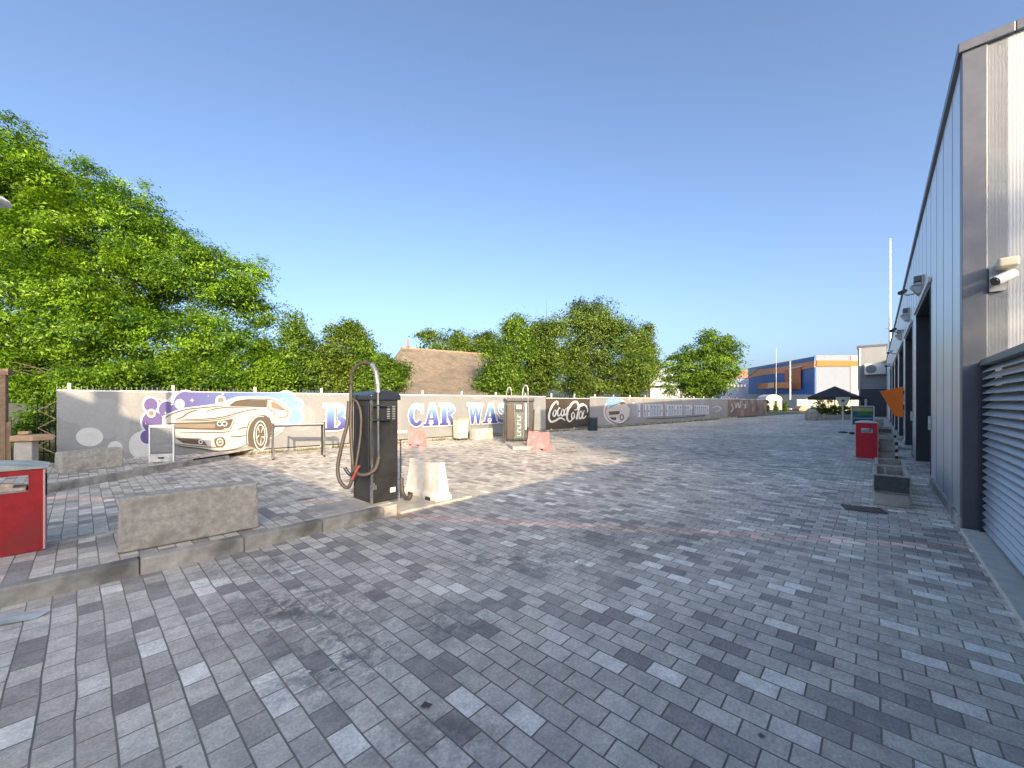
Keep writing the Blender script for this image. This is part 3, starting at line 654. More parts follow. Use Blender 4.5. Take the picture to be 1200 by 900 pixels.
px_tree('tall_round_tree', 'tallest round crowned olive tree in the middle behind the fence', 31, [(690,385,26,30),(705,375,24,22),(668,410,22,38),(715,415,28,42),(690,440,34,30),(735,395,18,24),(678,372,18,18),(740,435,20,34)], 63000, 0.192, LEAFC, 10, trunk=.25, clump=.75, per=50)
px_tree('narrow_tree', 'narrow yellow green tree at the right shoulder of the tall round tree', 33, [(757,400,9,26),(754,430,16,36),(762,420,10,24)], 18000, 0.192, LEAFB, 11, clump=.6, per=45)
px_tree('layered_tree', 'airy dark green tree with layered branches in front of the blue warehouse', 40, [(835,405,24,18),(850,412,20,14),(822,425,30,22),(800,430,20,22),(785,445,12,18),(845,440,22,26),(820,450,34,18),(832,393,12,9),(858,420,12,8),(805,415,10,12)], 39000, 0.240, LEAFD, 12, clump=.75, flat=.35, per=45)
# bare twigs on top of the olive tree
bt_ = thing('bare_twigs_tree', 'leafless grey sapling poking above the olive tree crown', 'tree', (at(640,471,28).x, 28, 0))
mb = MB(); mb.tube([(0,0,0),(0,0,6.2)], .08, 6, .03); rr = random.Random(5)
for i in range(16):
    z = rr.uniform(4.5,6.2); a = rr.uniform(0,6.28); h = rr.uniform(1.3,2.6)
    mb.tube([(0,0,z),(math.cos(a)*.35,math.sin(a)*.35,z+h*.5),(math.cos(a)*.8,math.sin(a)*.8,min(9.3,z+h))], .018, 4, .005)
mb.build('branches', M['bark'], bt_)

# ------------------------------------------------------------------ brown roofed house beyond the fence
Yr = 23.
hs = thing('old_house', 'old house behind the fence showing only its weathered brown hipped roof', 'house', (at(520,471,Yr).x, Yr, 0))
rl, rt = at(452,412,Yr+3), at(478,408,Yr+5)
roof_m = mat('weathered_brown_roof', (.19,.155,.115), .9, noise=.35, nscale=3.5, bump=1., bscale=14, stain=(.13,.11,.085))
ridgeL, ridgeR = at(470,408.5,29), at(572,416,34)
eL, eR, fL, fR = at(436,468,21.5), at(604,468,24.5), at(430,462,36), at(640,462,44)
mb = MB(); mb.add([eL,eR,ridgeR,ridgeL,fL,fR], [(0,1,2,3),(3,2,5,4),(0,3,4),(1,5,2)])
mb.build('roof', roof_m, hs, world=True)
mb = MB(); mb.tube([ridgeL+Vector((0,0,.03)), ridgeR+Vector((0,0,.03))], .1, 6)
mb.build('ridge_cap', mat('roof_cap_brown', (.26,.19,.13), .9, noise=.2), hs, world=True)
wl = MB(); ins = lambda p: Vector((p.x+(.5 if p.x < 0 else -.5), p.y+.4, 0))
pts = [ins(eL), ins(eR), Vector((fR.x-1,fR.y-.5,0)), Vector((fL.x+1,fL.y-.5,0))]
wl.prism([(p.x,p.y) for p in pts], 0, 1.7); wl.build('wall', mat('house_plaster', (.45,.40,.33), .9, noise=.15), hs, world=True)
ch = MB(); c = at(478,407,31); ch.box(c.x-.08,c.x+.08,c.y-.08,c.y+.08,5.0,5.9); ch.box(c.x-.12,c.x+.12,c.y-.12,c.y+.12,5.9,5.98); ch.box(c.x-.05,c.x+.05,c.y-.05,c.y+.05,5.98,6.5)
ch.build('chimney', mat('red_chimney', (.5,.12,.1), .8, noise=.2), hs, world=True)

# ------------------------------------------------------------------ right-hand building (frame: x along the wall, y outwards to the yard)
BC = W(*UV(5.61, 4.93)); BC = Vector((5.61, 4.93, 0))
hall = thing('wash_hall', 'long grey metal clad hall along the right side with dark tall bay openings', 'building', BC, ANG)
HT = 6.05
wallm = panel_mat('grey_sandwich_panel', (.66,.68,.69), .36, .5, period=.25, axis='X', strength=.30)
endm = panel_mat('ribbed_light_panel', (.45,.465,.48), .5, .1, period=.027, axis='Y', strength=.12)
LW = 52.
ops = [(3.95,8.0),(9.4,13.45),(14.9,18.9),(20.4,24.4),(25.9,29.9),(31.4,35.4)]
OH = 3.97; T = .35
wb = MB(); x = 0.0
for a, b in ops:
    wb.box(x, a, -T, 0, .14, HT-.12); wb.box(a, b, -T, 0, OH, HT-.12); x = b
wb.box(x, LW, -T, 0, .14, HT-.12)
wb.build('front_wall', wallm, hall)
# vertical panel joints as thin dark grooves
jb = MB(); x = .98
while x < LW:
    z0 = .15
    for a, b in ops:
        if a-.02 < x < b+.02: z0 = OH+.02
    jb.box(x-.006, x+.006, 0, .003, z0, HT-.13); x += 1.0 if x < 12 else 1.5
jb.build('panel_joints', M['trim'], hall)
pl = MB(); x = -.0
for a, b in ops: pl.box(x, a, -T, .035, 0, .14); x = b
pl.box(x, LW, -T, .035, 0, .14); each(pl, 'plinth', M['kerb2'], hall, bevel=.008)
ew = MB(); ew.box(-.0, .12, -14, -.19, .0, HT-.12); ew.build('end_wall', endm, hall)
ct = MB(); ct.box(-.02, .16, -.19, .015, .0, HT-.1); ct.build('corner_trim', M['trim'], hall, bevel=.006)
cp = MB(); cp.box(-.05, LW+.1, -.4, .05, HT-.12, HT); cp.box(-.05, .3, -14.1, -.401, HT-.12, HT); cp.build('roof_cap', M['trim'], hall, bevel=.01)
rf = MB(); rf.box(.3, LW, -14, -.4, HT-.3, HT-.15); rf.build('roof', M['steel'], hall)
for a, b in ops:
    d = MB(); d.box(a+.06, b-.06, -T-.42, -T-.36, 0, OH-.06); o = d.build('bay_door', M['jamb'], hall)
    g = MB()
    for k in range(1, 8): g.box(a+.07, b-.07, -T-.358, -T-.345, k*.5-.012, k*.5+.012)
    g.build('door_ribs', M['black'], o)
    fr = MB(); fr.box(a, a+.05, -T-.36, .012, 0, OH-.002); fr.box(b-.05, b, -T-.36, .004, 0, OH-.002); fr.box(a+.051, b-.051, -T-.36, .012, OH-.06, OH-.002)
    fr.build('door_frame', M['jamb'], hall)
    hd = MB(); hd.box(a-.06, b+.06, .013, .05, OH+.0, OH+.09); hd.build('header_flashing', M['white'] if a < 10 else M['steel'], hall)
    hn = MB(); hn.box(a-.16, a-.1, .004, .05, 1.05, 1.32); hn.build('door_switch', M['dirtywhite'], hall, bevel=.005)
# annexe at the far end that steps forward
AX = (42.3-4.93)/.7366
ann = thing('end_annexe', 'grey annexe stepping forward at the far end of the hall with dark lower wall', 'building', BC+W(AX,0), ANG)
MB().box(0, 9, .005, 2.3, 3.0, 7.6).build('upper_wall', panel_mat('annexe_panel', (.26,.27,.28), .5, .2, period=.5, axis='Y', strength=.2), ann)
MB().box(.05, 9, .005, 2.25, 0, 2.995).build('lower_wall', M['jamb'], ann)
MB().box(-.1, 9.1, -.1, 2.4, 7.6, 7.8).build('roof_cap', M['trim'], ann)
MB().tube([(-.12,2.15,0),(-.12,2.15,7.5)], .07, 8).build('drain_pipe', M['steel'], ann)
MB().box(-.06,-.01,1.55,1.75,.9,1.9).build('meter_box', M['dirtywhite'], ann)
ac = thing('air_conditioner', 'white air conditioning unit hung on the annexe wall above the dark base', 'air conditioner', BC+W(AX-.75,1.0,4.55), ANG)
MB().box(0,.7,-.95,.75,0,1.15).build('casing', M['white'], ac, bevel=.03)
fg = MB(); fg.lathe([(.44,0),(.44,.03)], (0,0,0), 24); o = fg.build('fan_grille', M['trim'], ac); o.rotation_euler = (0,R(-90),0); o.location = (-.002,.22,.57)
fb = MB()
for r_ in (.14,.26,.37): fb.tube([(math.cos(t)*r_, math.sin(t)*r_, .04) for t in [2*math.pi*i/20 for i in range(21)]], .012, 4)
o2 = fb.build('fan_rings', M['steel'], o)
each(MB().box(.0,.72,-.8,-.75,-.06,-.01).box(.0,.72,.5,.55,-.06,-.01), 'bracket', M['steel'], ac)

# devices on the wall: lamp boxes and bullet cameras, one pair over each bay
def lamp_box(label, u, z):
    t = thing('wall_lamp', label, 'wall lamp', BC+W(u, .0, z), ANG, 'lamps above the bay openings')
    MB().box(-.14,.14,.005,.035,-.22,.22).build('back_plate', M['steel'], t)
    b = MB(); b.frustum((-.13,.13,.036,.10),(-.13,.13,.036,.22),-.2,-.02); b.frustum((-.13,.13,.036,.22),(-.13,.13,.036,.12),-.015,.06); b.build('shade', M['steel'], t, bevel=.01)
    MB().box(-.12,.12,.036,.16,.08,.21).build('ballast_box', M['trim'], t, bevel=.01)
def cam(label, u, z, out=.46, white=False, s=1.):
    t = thing('security_camera', label, 'camera', BC+W(u, 0, z), ANG, 'cameras on the hall wall')
    MB().box(-.05,.05,.005,.04,-.07,.07).build('mount_plate', M['steel'], t)
    MB().tube([(0,.03,0),(0,out*.5,-.02),(0,out*.62,.05)], .02*s, 7).build('arm', M['steel'], t)
    b = MB(); d = Vector((-.24,.10,-.09))*s; c = Vector((0,out*.66,.08)); b.tube([c-d*.5, c+d*.5], .05*s, 12); b.build('housing', M['white'] if white else M['black'], t, smooth=True)
    b = MB(); b.tube([c+d*.5, c+d*.54], .04*s, 12); b.build('lens', M['glass'], t)
lamp_box('grey boxy wall lamp above the nearest bay opening', 5.75, 4.3)
lamp_box('grey boxy wall lamp above the second bay opening', 10.9, 4.45)
lamp_box('small grey wall lamp above the third bay opening', 16.2, 4.45)
cam('black bullet camera beside the nearest wall lamp', 6.9, 4.35)
cam('black bullet camera beyond the second bay opening', 14.6, 4.4, s=1.2)
cam('white camera above the far bays of the hall', 19.8, 4.0, white=True, s=1.3)
cam('lower white camera on the wall before the orange flap', 24.9, 3.7, white=True, s=1.5)
# camera pair on the end wall
t = thing('security_camera', 'white security camera under a cream box at the near corner of the hall', 'camera', BC+W(-.02,-.27,3.06), ANG)
MB().box(-.03,.0,-.06,.07,-.14,.16).build('mount_plate', M['steel'], t)
MB().tube([(-.03,0,.1),(-.14,.02,.13)], .018, 8).build('arm', M['steel'], t)
MB().box(-.24,-.06,-.13,.03,.09,.2).build('motion_sensor', mat('cream_plastic',(.68,.62,.45),.5), t, bevel=.025, seg=3)
b = MB(); p0 = Vector((-.1,-.10,.03)); p1 = Vector((-.19,.06,-.06)); b.tube([p0, p0.lerp(p1,.9)], .056, 14); o = b.build('housing', M['white'], t, smooth=True)
MB().tube([p0.lerp(p1,.9), p0.lerp(p1,.98)], .047, 14).build('lens', M['glass'], t)
MB().tube([(-.03,0,.05),(-.12,-.06,.04)], .015, 8).build('bracket', M['steel'], t)

# mast on the roof
t = thing('roof_mast', 'tall thin white mast rising from the hall roof', 'mast', BC+W(38.4,-.05,HT), ANG)
MB().tube([(0,0,0),(0,0,2.6)], .09, 8).build('base_tube', M['steel'], t); MB().tube([(0,0,2.6),(0,0,8.5),(0,0,9.2)], .06, 8, .05).build('pole', M['white'], t)
MB().tube([(0,-.3,1.7),(0,.35,1.7)], .03, 6).build('cross_bar', M['steel'], t)
# louvred screen with sill
ls = thing('louvre_screen', 'grey horizontal slat screen running from the hall corner towards the viewer', 'screen', BC+W(-.03,-.165), ANG)
louv = mat('grey_louvre_paint', (.42,.44,.46), .38, metal=.4, noise=.08, nscale=5)
SL = 9.
z = .10; sb = MB()
while z < 1.96:
    sb.add([(-.1,.03,z),(-SL,.03,z),(-SL,.03,z+.012),(-.1,.03,z+.012),(-.1,-.055,z+.075),(-SL,-.055,z+.075),(-SL,-.055,z+.088),(-.1,-.055,z+.088)],
           [(0,1,2,3),(4,7,6,5),(0,4,5,1),(3,2,6,7),(0,3,7,4),(1,5,6,2)]); z += .084
sb.build('slats', louv, ls)
MB().box(-.1,.0,-.07,.05,.02,2.08).build('end_post', M['jamb'], ls, bevel=.004)
MB().box(-SL,-.101,-.07,.05,2.03,2.1).build('top_rail', M['trim'], ls, bevel=.004)
mb = MB()
for x in (2.4,4.8,7.2): mb.box(-x-.03,-x+.03,-.11,-.058,.02,2.03)
each(mb, 'upright', M['jamb'], ls)
MB().box(-SL,-.101,-.13,-.12,.02,2.03).build('backing', M['jamb'], ls)
sl = MB(); x = .04
while x < SL: sl.box(-x-1.19,-x,-.14,.2,-.02,.045); x += 1.2
o = sl.build('concrete_sill', mat('sill_concrete', (.70,.65,.55), .85, noise=.14, nscale=6, bump=.3, bscale=60), None, bevel=.006); o.location = BC+W(-.03,-.165); o.rotation_euler = (0,0,ANG); struct(o)
# orange flap on the wall
t = thing('orange_flap_sign', 'bright orange tapered panel sticking out from the hall wall', 'sign', BC+W(14.25,0,0), ANG)
mb = MB(); mb.extr([(0,.03,2.2),(0,.70,2.02),(0,.66,1.95),(0,.28,1.06),(0,.03,.98)], (.14,0,0)); mb.build('panel', M['orange'], t, bevel=.012)
each(MB().box(.0,.14,-.0,.028,1.3,1.5).box(.0,.14,-.0,.028,1.9,2.05), 'hinge', M['black'], t)

# ------------------------------------------------------------------ concrete blocks
CT = bpy.data.textures.new('chips', 'CLOUDS'); CT.noise_scale = .09; CT.noise_depth = 4
def roughen(o, k=.014, lv=5):
    x = o.modifiers.new('sub','SUBSURF'); x.subdivision_type = 'SIMPLE'; x.levels = x.render_levels = lv
    d = o.modifiers.new('chips','DISPLACE'); d.texture = CT; d.strength = k; d.mid_level = .5; d.texture_coords = 'OBJECT' if False else 'LOCAL'
def block(label, loc, rz, L, D, Hh, m):
    o = MB(); o.frustum((0,L,0,D),(.012,L-.012,.012,D-.012),0,Hh); o = o.build('concrete_block', m, bevel=.02); roughen(o)
    o.location = loc; o.rotation_euler = (0,0,rz); tag(o, label, 'concrete block'); 
    return o
block('long rough concrete block standing on the kerb island in the left foreground', W(.24,5.31,.15), ANG-.055, 1.16, .24, .52, M['conc'])
p = gp(72,555,.142); block('long concrete block in front of the left end of the banner', (p.x,p.y,.142), math.atan2(gp(147,546,.142).y-p.y, gp(147,546,.142).x-p.x), 1.0, .3, .43, M['conc'])
p = gp(557,516); block('pale concrete block by the fence behind the second vacuum station', (p.x,p.y+.1,0), FANG, .95, .45, .46, M['conc_pale'])

# ------------------------------------------------------------------ waste bins
def bin_(label, loc, rz, w, d, h, m, lid, slot):
    t = thing('waste_bin', label, 'bin', loc, rz)
    z0, z1 = (h-.27, h-.15) if slot == 0 else (h-.20, h-.055)
    x0, x1 = (w*.25, w*.77) if slot == 0 else (w*.02+.05, w-.10)
    b = MB(); b.box(0,x0,0,.02,0,h); b.box(x1,w,0,.02,0,h); b.box(x0,x1,0,.02,0,z0); b.box(x0,x1,0,.02,z1,h)
    b.box(0,.02,.02,d,0,h); b.box(w-.02,w,.02,d,0,h); b.box(.02,w-.02,d-.02,d,0,z0-.02); b.box(.02,w-.02,d-.02,d,z1,h); b.box(.02,w-.02,.02,d-.02,.02,.04)
    b.build('body', m, t)
    l_ = MB(); n = 10; prof = [(-.02+(w+.04)*i/n, h+.004+.055*math.sin(math.pi*i/n)**.7) for i in range(n+1)]
    l_.extr([(x,-.02,z) for x, z in prof]+[(w+.02,-.02,h+.001),(-.02,-.02,h+.001)][0:2], (0,d+.04,0)); l_.build('lid', lid, t, smooth=True)
    MB().box(w+.001,w+.016,.05,.09,h-.28,h-.06).build('hinge', M['black'], t)
    MB().box(w-.008,w+.006,-.012,-.0,.01,h-.01).build('edge_strip', mat('pale_pink_edge',(.6,.4,.38),.5), t)
    ps = MB(); ps.box(x0+.03,x1-.02,.06,.30,z0-.06,z0+.02); ps.tube([(x0+.08,.1,z0+.03),(x0+.2,.12,z0+.06),(x1-.1,.13,z0+.035)], .035, 7); ps.build('rubbish', mat('rubbish_paper',(.6,.52,.42),.8,noise=.3,nscale=20), t)
    MB().box(x0,x1,-.006,-.001,z0-.012,z0).build('slot_rim', M['steel'], t)
    return t
p = gp(52,644,.15); q_ = W(*UV(p.x,p.y)); uu, vv = UV(p.x,p.y)
bin_('red metal waste bin with a dirty white lid cut off by the left edge', W(uu-.80,vv,.15), ANG, .80, .5, .80, M['red'], M['dirtywhite'], 1)
p = gp(1003,536)
bin_('bright red waste bin with a domed white lid beside the planters on the right', (p.x, p.y, 0), R(-40), .47, .40, 1.0, M['redlit'], M['white'], 0)
def litter(label, px, py, w=.42, d=.36, h=.72, mark=False):
    p = gp(px, py)
    t = thing('litter_bin', label, 'bin', (p.x, p.y, 0), FANG*.3, 'dark slatted bins along the fence')
    MB().box(-w/2+.02,w/2-.02,.02,d-.02,.03,h-.03).build('liner', M['black'], t)
    for i in range(7):
        x = -w/2+i*(w-.035)/6; MB().box(x,x+.035,0,.014,0,h).build('slat', M['green_bin'], t)
    each(MB().box(-w/2,-w/2+.014,.016,d,0,h).box(w/2-.014,w/2,.016,d,0,h), 'side_panel', M['green_bin'], t)
    MB().box(-w/2-.02,w/2+.02,-.02,d,h+.001,h+.05).build('lid', M['trim'], t, bevel=.01)
    if mark: b = MB(); b.extr([(math.cos(a)*.09,-.002,.45+math.sin(a)*.09) for a in [i*2*math.pi/16 for i in range(16)]], (0,-.006,0)); b.build('badge', M['white'], t)
litter('dark green slatted litter bin in front of the brown script banner', 696, 505)
litter('dark litter bin with a white round badge before the far lettering', 823, 492, .55, .45, .8, True)
litter('black bin at the far end of the fence', 884, 487, .8, .6, 1.0)

# ------------------------------------------------------------------ plastic barriers
def barrier(name, label, loc, rz, m, L=.95, group='plastic road barriers', ww=.32):
    t = thing(name, label, 'barrier', loc, rz, group)
    b = MB(); h = .6; w = ww
    prof = [(0,0),(w,0),(w,.07),(w-.05,.12),(w-.09,.42),(w-.1,h),(.1,h),(.09,.42),(.05,.12),(0,.07)]
    # two tapered end shoulders and a slightly waisted middle
    stations = [(0,0,0),(.03,.0,.0),(.06,.02,-.0),(L*.42,.03,-.03),(L*.5,.045,-.03),(L*.58,.03,-.03),(L-.06,.02,0),(L-.03,0,0),(L,0,0)]
    vs = []; n = len(prof)
    for (y, ins_, dz) in stations:
        for (x, z) in prof:
            cx = w/2; k = z/h; xx = cx+(x-cx)*(1-ins_/w*2*.6); yy = L/2+(y-L/2)*(1-.12*k)
            vs.append((xx, yy, z+(dz if z > .5 else 0)))
    fs = [tuple(range(n)), tuple(range((len(stations)-1)*n, len(stations)*n))[::-1]]
    for i in range(len(stations)-1):
        for j in range(n): fs.append((i*n+j, (i+1)*n+j, (i+1)*n+(j+1)%n, i*n+(j+1)%n))
    b.add(vs, fs); b.build('shell', m, t, bevel=.012)
    MB().tube([(w/2,L*.5,h-.06),(w/2,L*.5,h-.02)], .04, 10).build('filler_cap', M['pink'], t)
    each(MB().box(-.004,.02,L*.18,L*.3,.0,.05).box(-.004,.02,L*.7,L*.82,.0,.05), 'fork_slot', M['black'], t)
    return t
p = gp(511,589,.03); barrier('plastic_barrier', 'white plastic barrier crossed by a thin shadow beside the near vacuum station', (p.x,p.y,.03), ANG, M['whitepl'])
p = gp(494,523); barrier('plastic_barrier', 'faded pink plastic barrier beside the fence below the blue lettering', (p.x,p.y,0), ANG+.25, M['pink'], L=.72)
p = gp(641,528); barrier('plastic_barrier', 'salmon pink plastic barrier right of the second vacuum station', (p.x,p.y,0), ANG+.2, M['pink'], L=.8, ww=.36)

# translucent crate by the fence
p = gp(537,516.5)
t = thing('plastic_tub', 'pale translucent plastic tub on feet standing by the fence', 'tub', (p.x,p.y,0), FANG)
b = MB(); b.frustum((.03,.50,.03,.40),(0,.53,0,.43),.08,.88); b.build('tub_body', mat('cloudy_plastic',(.48,.46,.40),.35,noise=.15), t, bevel=.02)
MB().box(-.02,.55,-.02,.45,.881,.92).build('rim', M['tan'], t, bevel=.008)
for x in (.05,.43):
    for y in (.05,.34): MB().box(x,x+.05,y,y+.05,0,.08).build('foot', M['black'], t)
# mat rack
p = gp(320,539); q_ = gp(380,535)
rz = math.atan2(q_.y-p.y, q_.x-p.x); Lr = (q_-p).length
t = thing('mat_rack', 'low steel rack of two rails in front of the painted car', 'rack', (p.x,p.y,0), rz)
for x in (0,Lr):
    for y in (0,.5): MB().tube([(x,y,0),(x,y,1.02 if y == 0 else .94)], .028, 8).build('leg', M['chrome'] if y == 0 else M['black'], t)  # black rear legs stand in for the rack's shadow on the fence
    MB().tube([(x,-.08,.02),(x,.6,.02)], .03, 8).build('foot_bar', M['black'], t)
    MB().tube([(x,0,1.02),(x,.5,.94)], .026, 8).build('end_bar', M['steel'], t)
for y,z in ((0,.96),(.16,.94),(.34,.92),(.5,.90)): MB().tube([(0,y,z),(Lr,y,z)], .02, 8).build('rail', M['steel'] if y < .3 else M['black'], t)
# ribbed cabinet
p = gp(174.5,542,.142); q_ = gp(204,541,.142); rz = math.atan2(q_.y-p.y, q_.x-p.x)
t = thing('ribbed_cabinet', 'grey cabinet with a ribbed front and white drawer in front of the painted car', 'cabinet', (p.x,p.y,.142), rz)
wC = (q_-p).length; hC = .9
MB().box(.03,wC-.03,.012,.12,.0,hC-.03).build('case', M['trim'], t)
b = MB(); z = .24
while z < hC-.09: b.box(.045,wC-.045,0,.011,z,z+.014); z += .028
b.build('ribbed_panel', M['steel'], t)
MB().box(0,.028,-.01,.03,0,hC).box(wC-.028,wC,-.01,.03,0,hC).box(.03,wC-.03,-.01,.03,hC-.06,hC).build('frame', M['white'], t)
o = MB().box(.03,wC-.03,-.012,.01,.01,.2).build('drawer', M['dirtywhite'], t); MB().box(wC*.38,wC*.62,-.03,-.013,.09,.12).build('handle', M['black'], o)
# small white planks behind the cabinet
p = gp(207,531,.142)
t = thing('plank_pile', 'few pale planks lying at the fence foot right of the ribbed cabinet', 'planks', (p.x,p.y,.142), rz+.1)
for i,(dx,dz) in enumerate(((0,.16),(.03,.0),(.1,.07))): MB().box(dx,dx+.85,i*.05,i*.05+.035,dz,dz+.055).build('plank', M['dirtywhite'], t)

# ------------------------------------------------------------------ vacuum station (frame: x along the wall direction, y away)
def stencil(mb, x0, z0, pts): pass
VL = at(435,592,0.0001)
p = gp(435,591.5,.156); VU = UV(p.x,p.y)
def vac(label, loc, rz, wx, wy, hh):
    t = thing('vacuum_station', label, 'vacuum station', loc, rz, 'self-service vacuum stations')
    MB().box(.012,wx-.012,.012,wy-.012,.0,hh-.12).build('cabinet', M['dark'], t, bevel=.02)
    return t
v1 = vac('tall dark vacuum station with hanging hoses on the kerb island', (p.x,p.y,.156), ANG, .445, .586, 1.6)
FR[v1.name] = (Vector((p.x,p.y,.156)), ANG)
cap = MB(); n = 8; wx, wy = .475, .616; prof = [(-.015, 1.47),(-.015,1.54),(.04,1.585),(.12,1.605),(.22,1.612),(.32,1.605),(.41,1.585),(.46,1.54),(.46,1.47)]
cap.extr([(x,-.02,z) for x,z in prof][::-1], (0,.62,0)); cap.build('top_cover', mat('blue_black_plastic',(.02,.026,.04),.25,coat=.4), v1, bevel=.012)
MB().box(-.004,.03,-.004,.03,.0,1.468).build('corner_strip', M['chrome'], v1, bevel=.004)
MB().box(-.002,.011,.08,.5,.35,1.4).build('side_panel', M['black'], v1, bevel=.004)
b = MB()
for cxx in (.25,.335):
    for i in range(6):
        b.box(cxx,cxx+.045,.004,.011,1.19+i*.035,1.19+i*.035+.02)
each(b, 'button', M['steel'], v1)
MB().box(.035,.44,.006,.0115,1.125,1.131).build('panel_seam', M['black'], v1)
MB().box(.035,.44,.006,.0115,.36,.366).build('panel_seam', M['black'], v1)
MB().box(.1,.125,-.004,.0115,.66,.7).build('door_lock', M['steel'], v1)
MB().box(.30,.385,.005,.011,.12,.19).build('notice_label', M['white'], v1)
each(MB().box(.04,.052,.004,.011,.2,.3).box(.07,.082,.004,.011,.2,.26), 'small_sticker', M['steel'], v1)
def wtube(name, pts, r, m, parent=v1, n=10, sp=6): MB().tube(spline([at(*q) for q in pts], sp), r, n).build(name, m, parent, world=True, smooth=True)
wtube('arch_pipe', [(411.5,520,5.85),(411.5,480,5.85),(411.5,448,5.85),(413,436,5.82),(419,428,5.8),(427,425,5.77),(436,427.5,5.72),(440.5,436,5.66),(442.5,448,5.62),(443,458,5.6)], .026, M['hose'])
# coil sleeve on the arch
b = MB(); P0 = [at(*q) for q in [(436,427.5,5.72),(440.5,436,5.66),(442.5,448,5.62),(443,460,5.6)]]; sp_ = spline(P0, 8)
for i in range(len(sp_)-1):
    d = (sp_[i+1]-sp_[i]).normalized(); b.tube([sp_[i], sp_[i]+d*.014], .034, 10)
b.build('coil_sleeve', M['steel'], v1, world=True)
wtube('suction_tube', [(443,456,5.6),(443.4,490,5.6),(443.8,520,5.6),(444,537,5.6)], .021, M['chrome'])
wtube('suction_tube', [(436.5,468,5.62),(437,520,5.62),(436.5,560,5.62)], .017, M['chrome'])
wtube('hose', [(444,536,5.6),(441,548,5.58),(433,555,5.56),(424,556.5,5.56),(417,553,5.6),(413,545,5.66)], .027, M['hose'])
wtube('hose', [(409,470,5.82),(407,495,5.78),(401,520,5.72),(396,545,5.68),(397,560,5.66),(402,569,5.65),(408,571,5.65),(412,563,5.66),(413.5,548,5.7),(412,520,5.75),(411,495,5.8),(412,470,5.85)], .026, M['hose'])
wtube('hose', [(413,468,5.78),(419,472,5.76),(423,486,5.72),(422.5,510,5.7),(419,535,5.66),(416,552,5.64)], .02, M['hose'])
wtube('nozzle', [(404,548,5.6),(410,556,5.6),(416,553,5.6)], .024, M['black'])
wtube('nozzle', [(413,562,5.6),(419,549,5.58),(422,546,5.58)], .02, mat('red_nozzle',(.25,.05,.04),.5))
for zz in (1.395,1.19):
    MB().box(-.01,.26,-.075,-.06,zz-.012,zz+.012).box(-.01,.0,-.06,.0,zz-.012,zz+.012).box(.25,.26,-.06,.011,zz-.012,zz+.012).build('bracket', M['chrome'], v1)
b = MB(); cc = [(469.5+ .9*math.sin(i*1.9), 515+i*.82, 5.93) for i in range(84)]
b.tube([at(*q) for q in cc], .011, 6); b.build('spiral_cord', M['black'], v1, world=True)
wtube('hose', [(470.5,560,5.93),(471.5,575,5.9),(474,582,5.85),(479,583.5,5.8),(481.5,579,5.8)], .03, M['hose'])
MB().box(.446,.50,.2,.3,1.1,1.22).build('socket_box', M['black'], v1)
# double station further back
p = gp(612,524,.06)
base2 = MB().box(-.15,1.15,-.15,1.1,0,.10).build('station_slab', M['conc_pale'], bevel=.01); base2.location = (p.x-.2,p.y-.1,0); base2.rotation_euler = (0,0,ANG-.65); struct(base2)
v2 = thing('vacuum_station', 'double dark vacuum station with a pale front panel in the middle of the yard', 'vacuum station', (at(593.5,471,15.7).x,15.7,.1), ANG-.65, 'self-service vacuum stations')
Wd2 = 1.1
MB().box(0,Wd2,0,.6,0,1.52).build('cabinet', M['dark'], v2, bevel=.02)
MB().box(-.03,Wd2+.03,-.04,.64,1.5,1.64).build('top_cover', M['black'], v2, bevel=.035, seg=3)
MB().box(.06,.3,-.012,-.002,.05,1.4).build('left_panel', mat('brown_panel',(.055,.042,.035),.35,metal=.3,noise=.25), v2)
MB().box(.34,.66,-.014,-.002,.05,1.1).build('green_panel', mat('pale_green_panel',(.07,.10,.09),.35,noise=.35,nscale=10), v2)
MB().box(.40,.60,-.016,-.002,1.22,1.38).build('light_display', M['white'], v2)
b = MB()
for i in range(6): b.box(.44,.58,-.018,-.0145,.14+i*.15,.15+i*.15+.03); b.box(.44 if i%2 else .55,.47 if i%2 else .58,-.0185,-.0145,.18+i*.15,.25+i*.15)
b.build('panel_marks', mat('panel_mark_grey',(.35,.40,.38),.5), v2)
each(MB().box(.315,.33,-.03,-.002,0,1.45).box(.68,.70,-.03,-.002,0,1.45), 'chrome_strip', M['chrome'], v2)
MB().box(.74,.80,-.05,-.002,.4,1.45).build('tube_holder', M['steel'], v2)
MB().box(.84,1.05,-.012,-.002,.05,1.4).build('right_panel', M['black'], v2)
MB().tube(spline([(.86,-.06,.5),(.86,-.06,1.5),(.86,-.05,2.0),(.78,-.03,2.16),(.68,0,2.05),(.64,.02,1.6)],8), .026, 8).build('arch_pipe', M['steel'], v2, smooth=True)
MB().tube(spline([(.2,-.05,1.6),(.18,-.05,1.95),(.1,-.03,2.08),(.02,-.03,1.95),(-.02,-.03,1.6)],8), .022, 8).build('arch_pipe', M['steel'], v2, smooth=True)
MB().tube(spline([(.02,-.06,1.45),(-.09,-.08,1.2),(-.14,-.1,.6),(-.12,-.12,.0),(-.06,-.12,.0),(-.04,-.1,.5),(-.05,-.05,1.1)],8), .028, 8).build('hose', M['hose'], v2, smooth=True)
MB().tube(spline([(.86,-.06,.5),(.9,-.07,.2),(1.0,-.07,.12),(1.08,-.05,.4),(1.12,.0,1.2)],8), .028, 8).build('hose', M['hose'], v2, smooth=True)

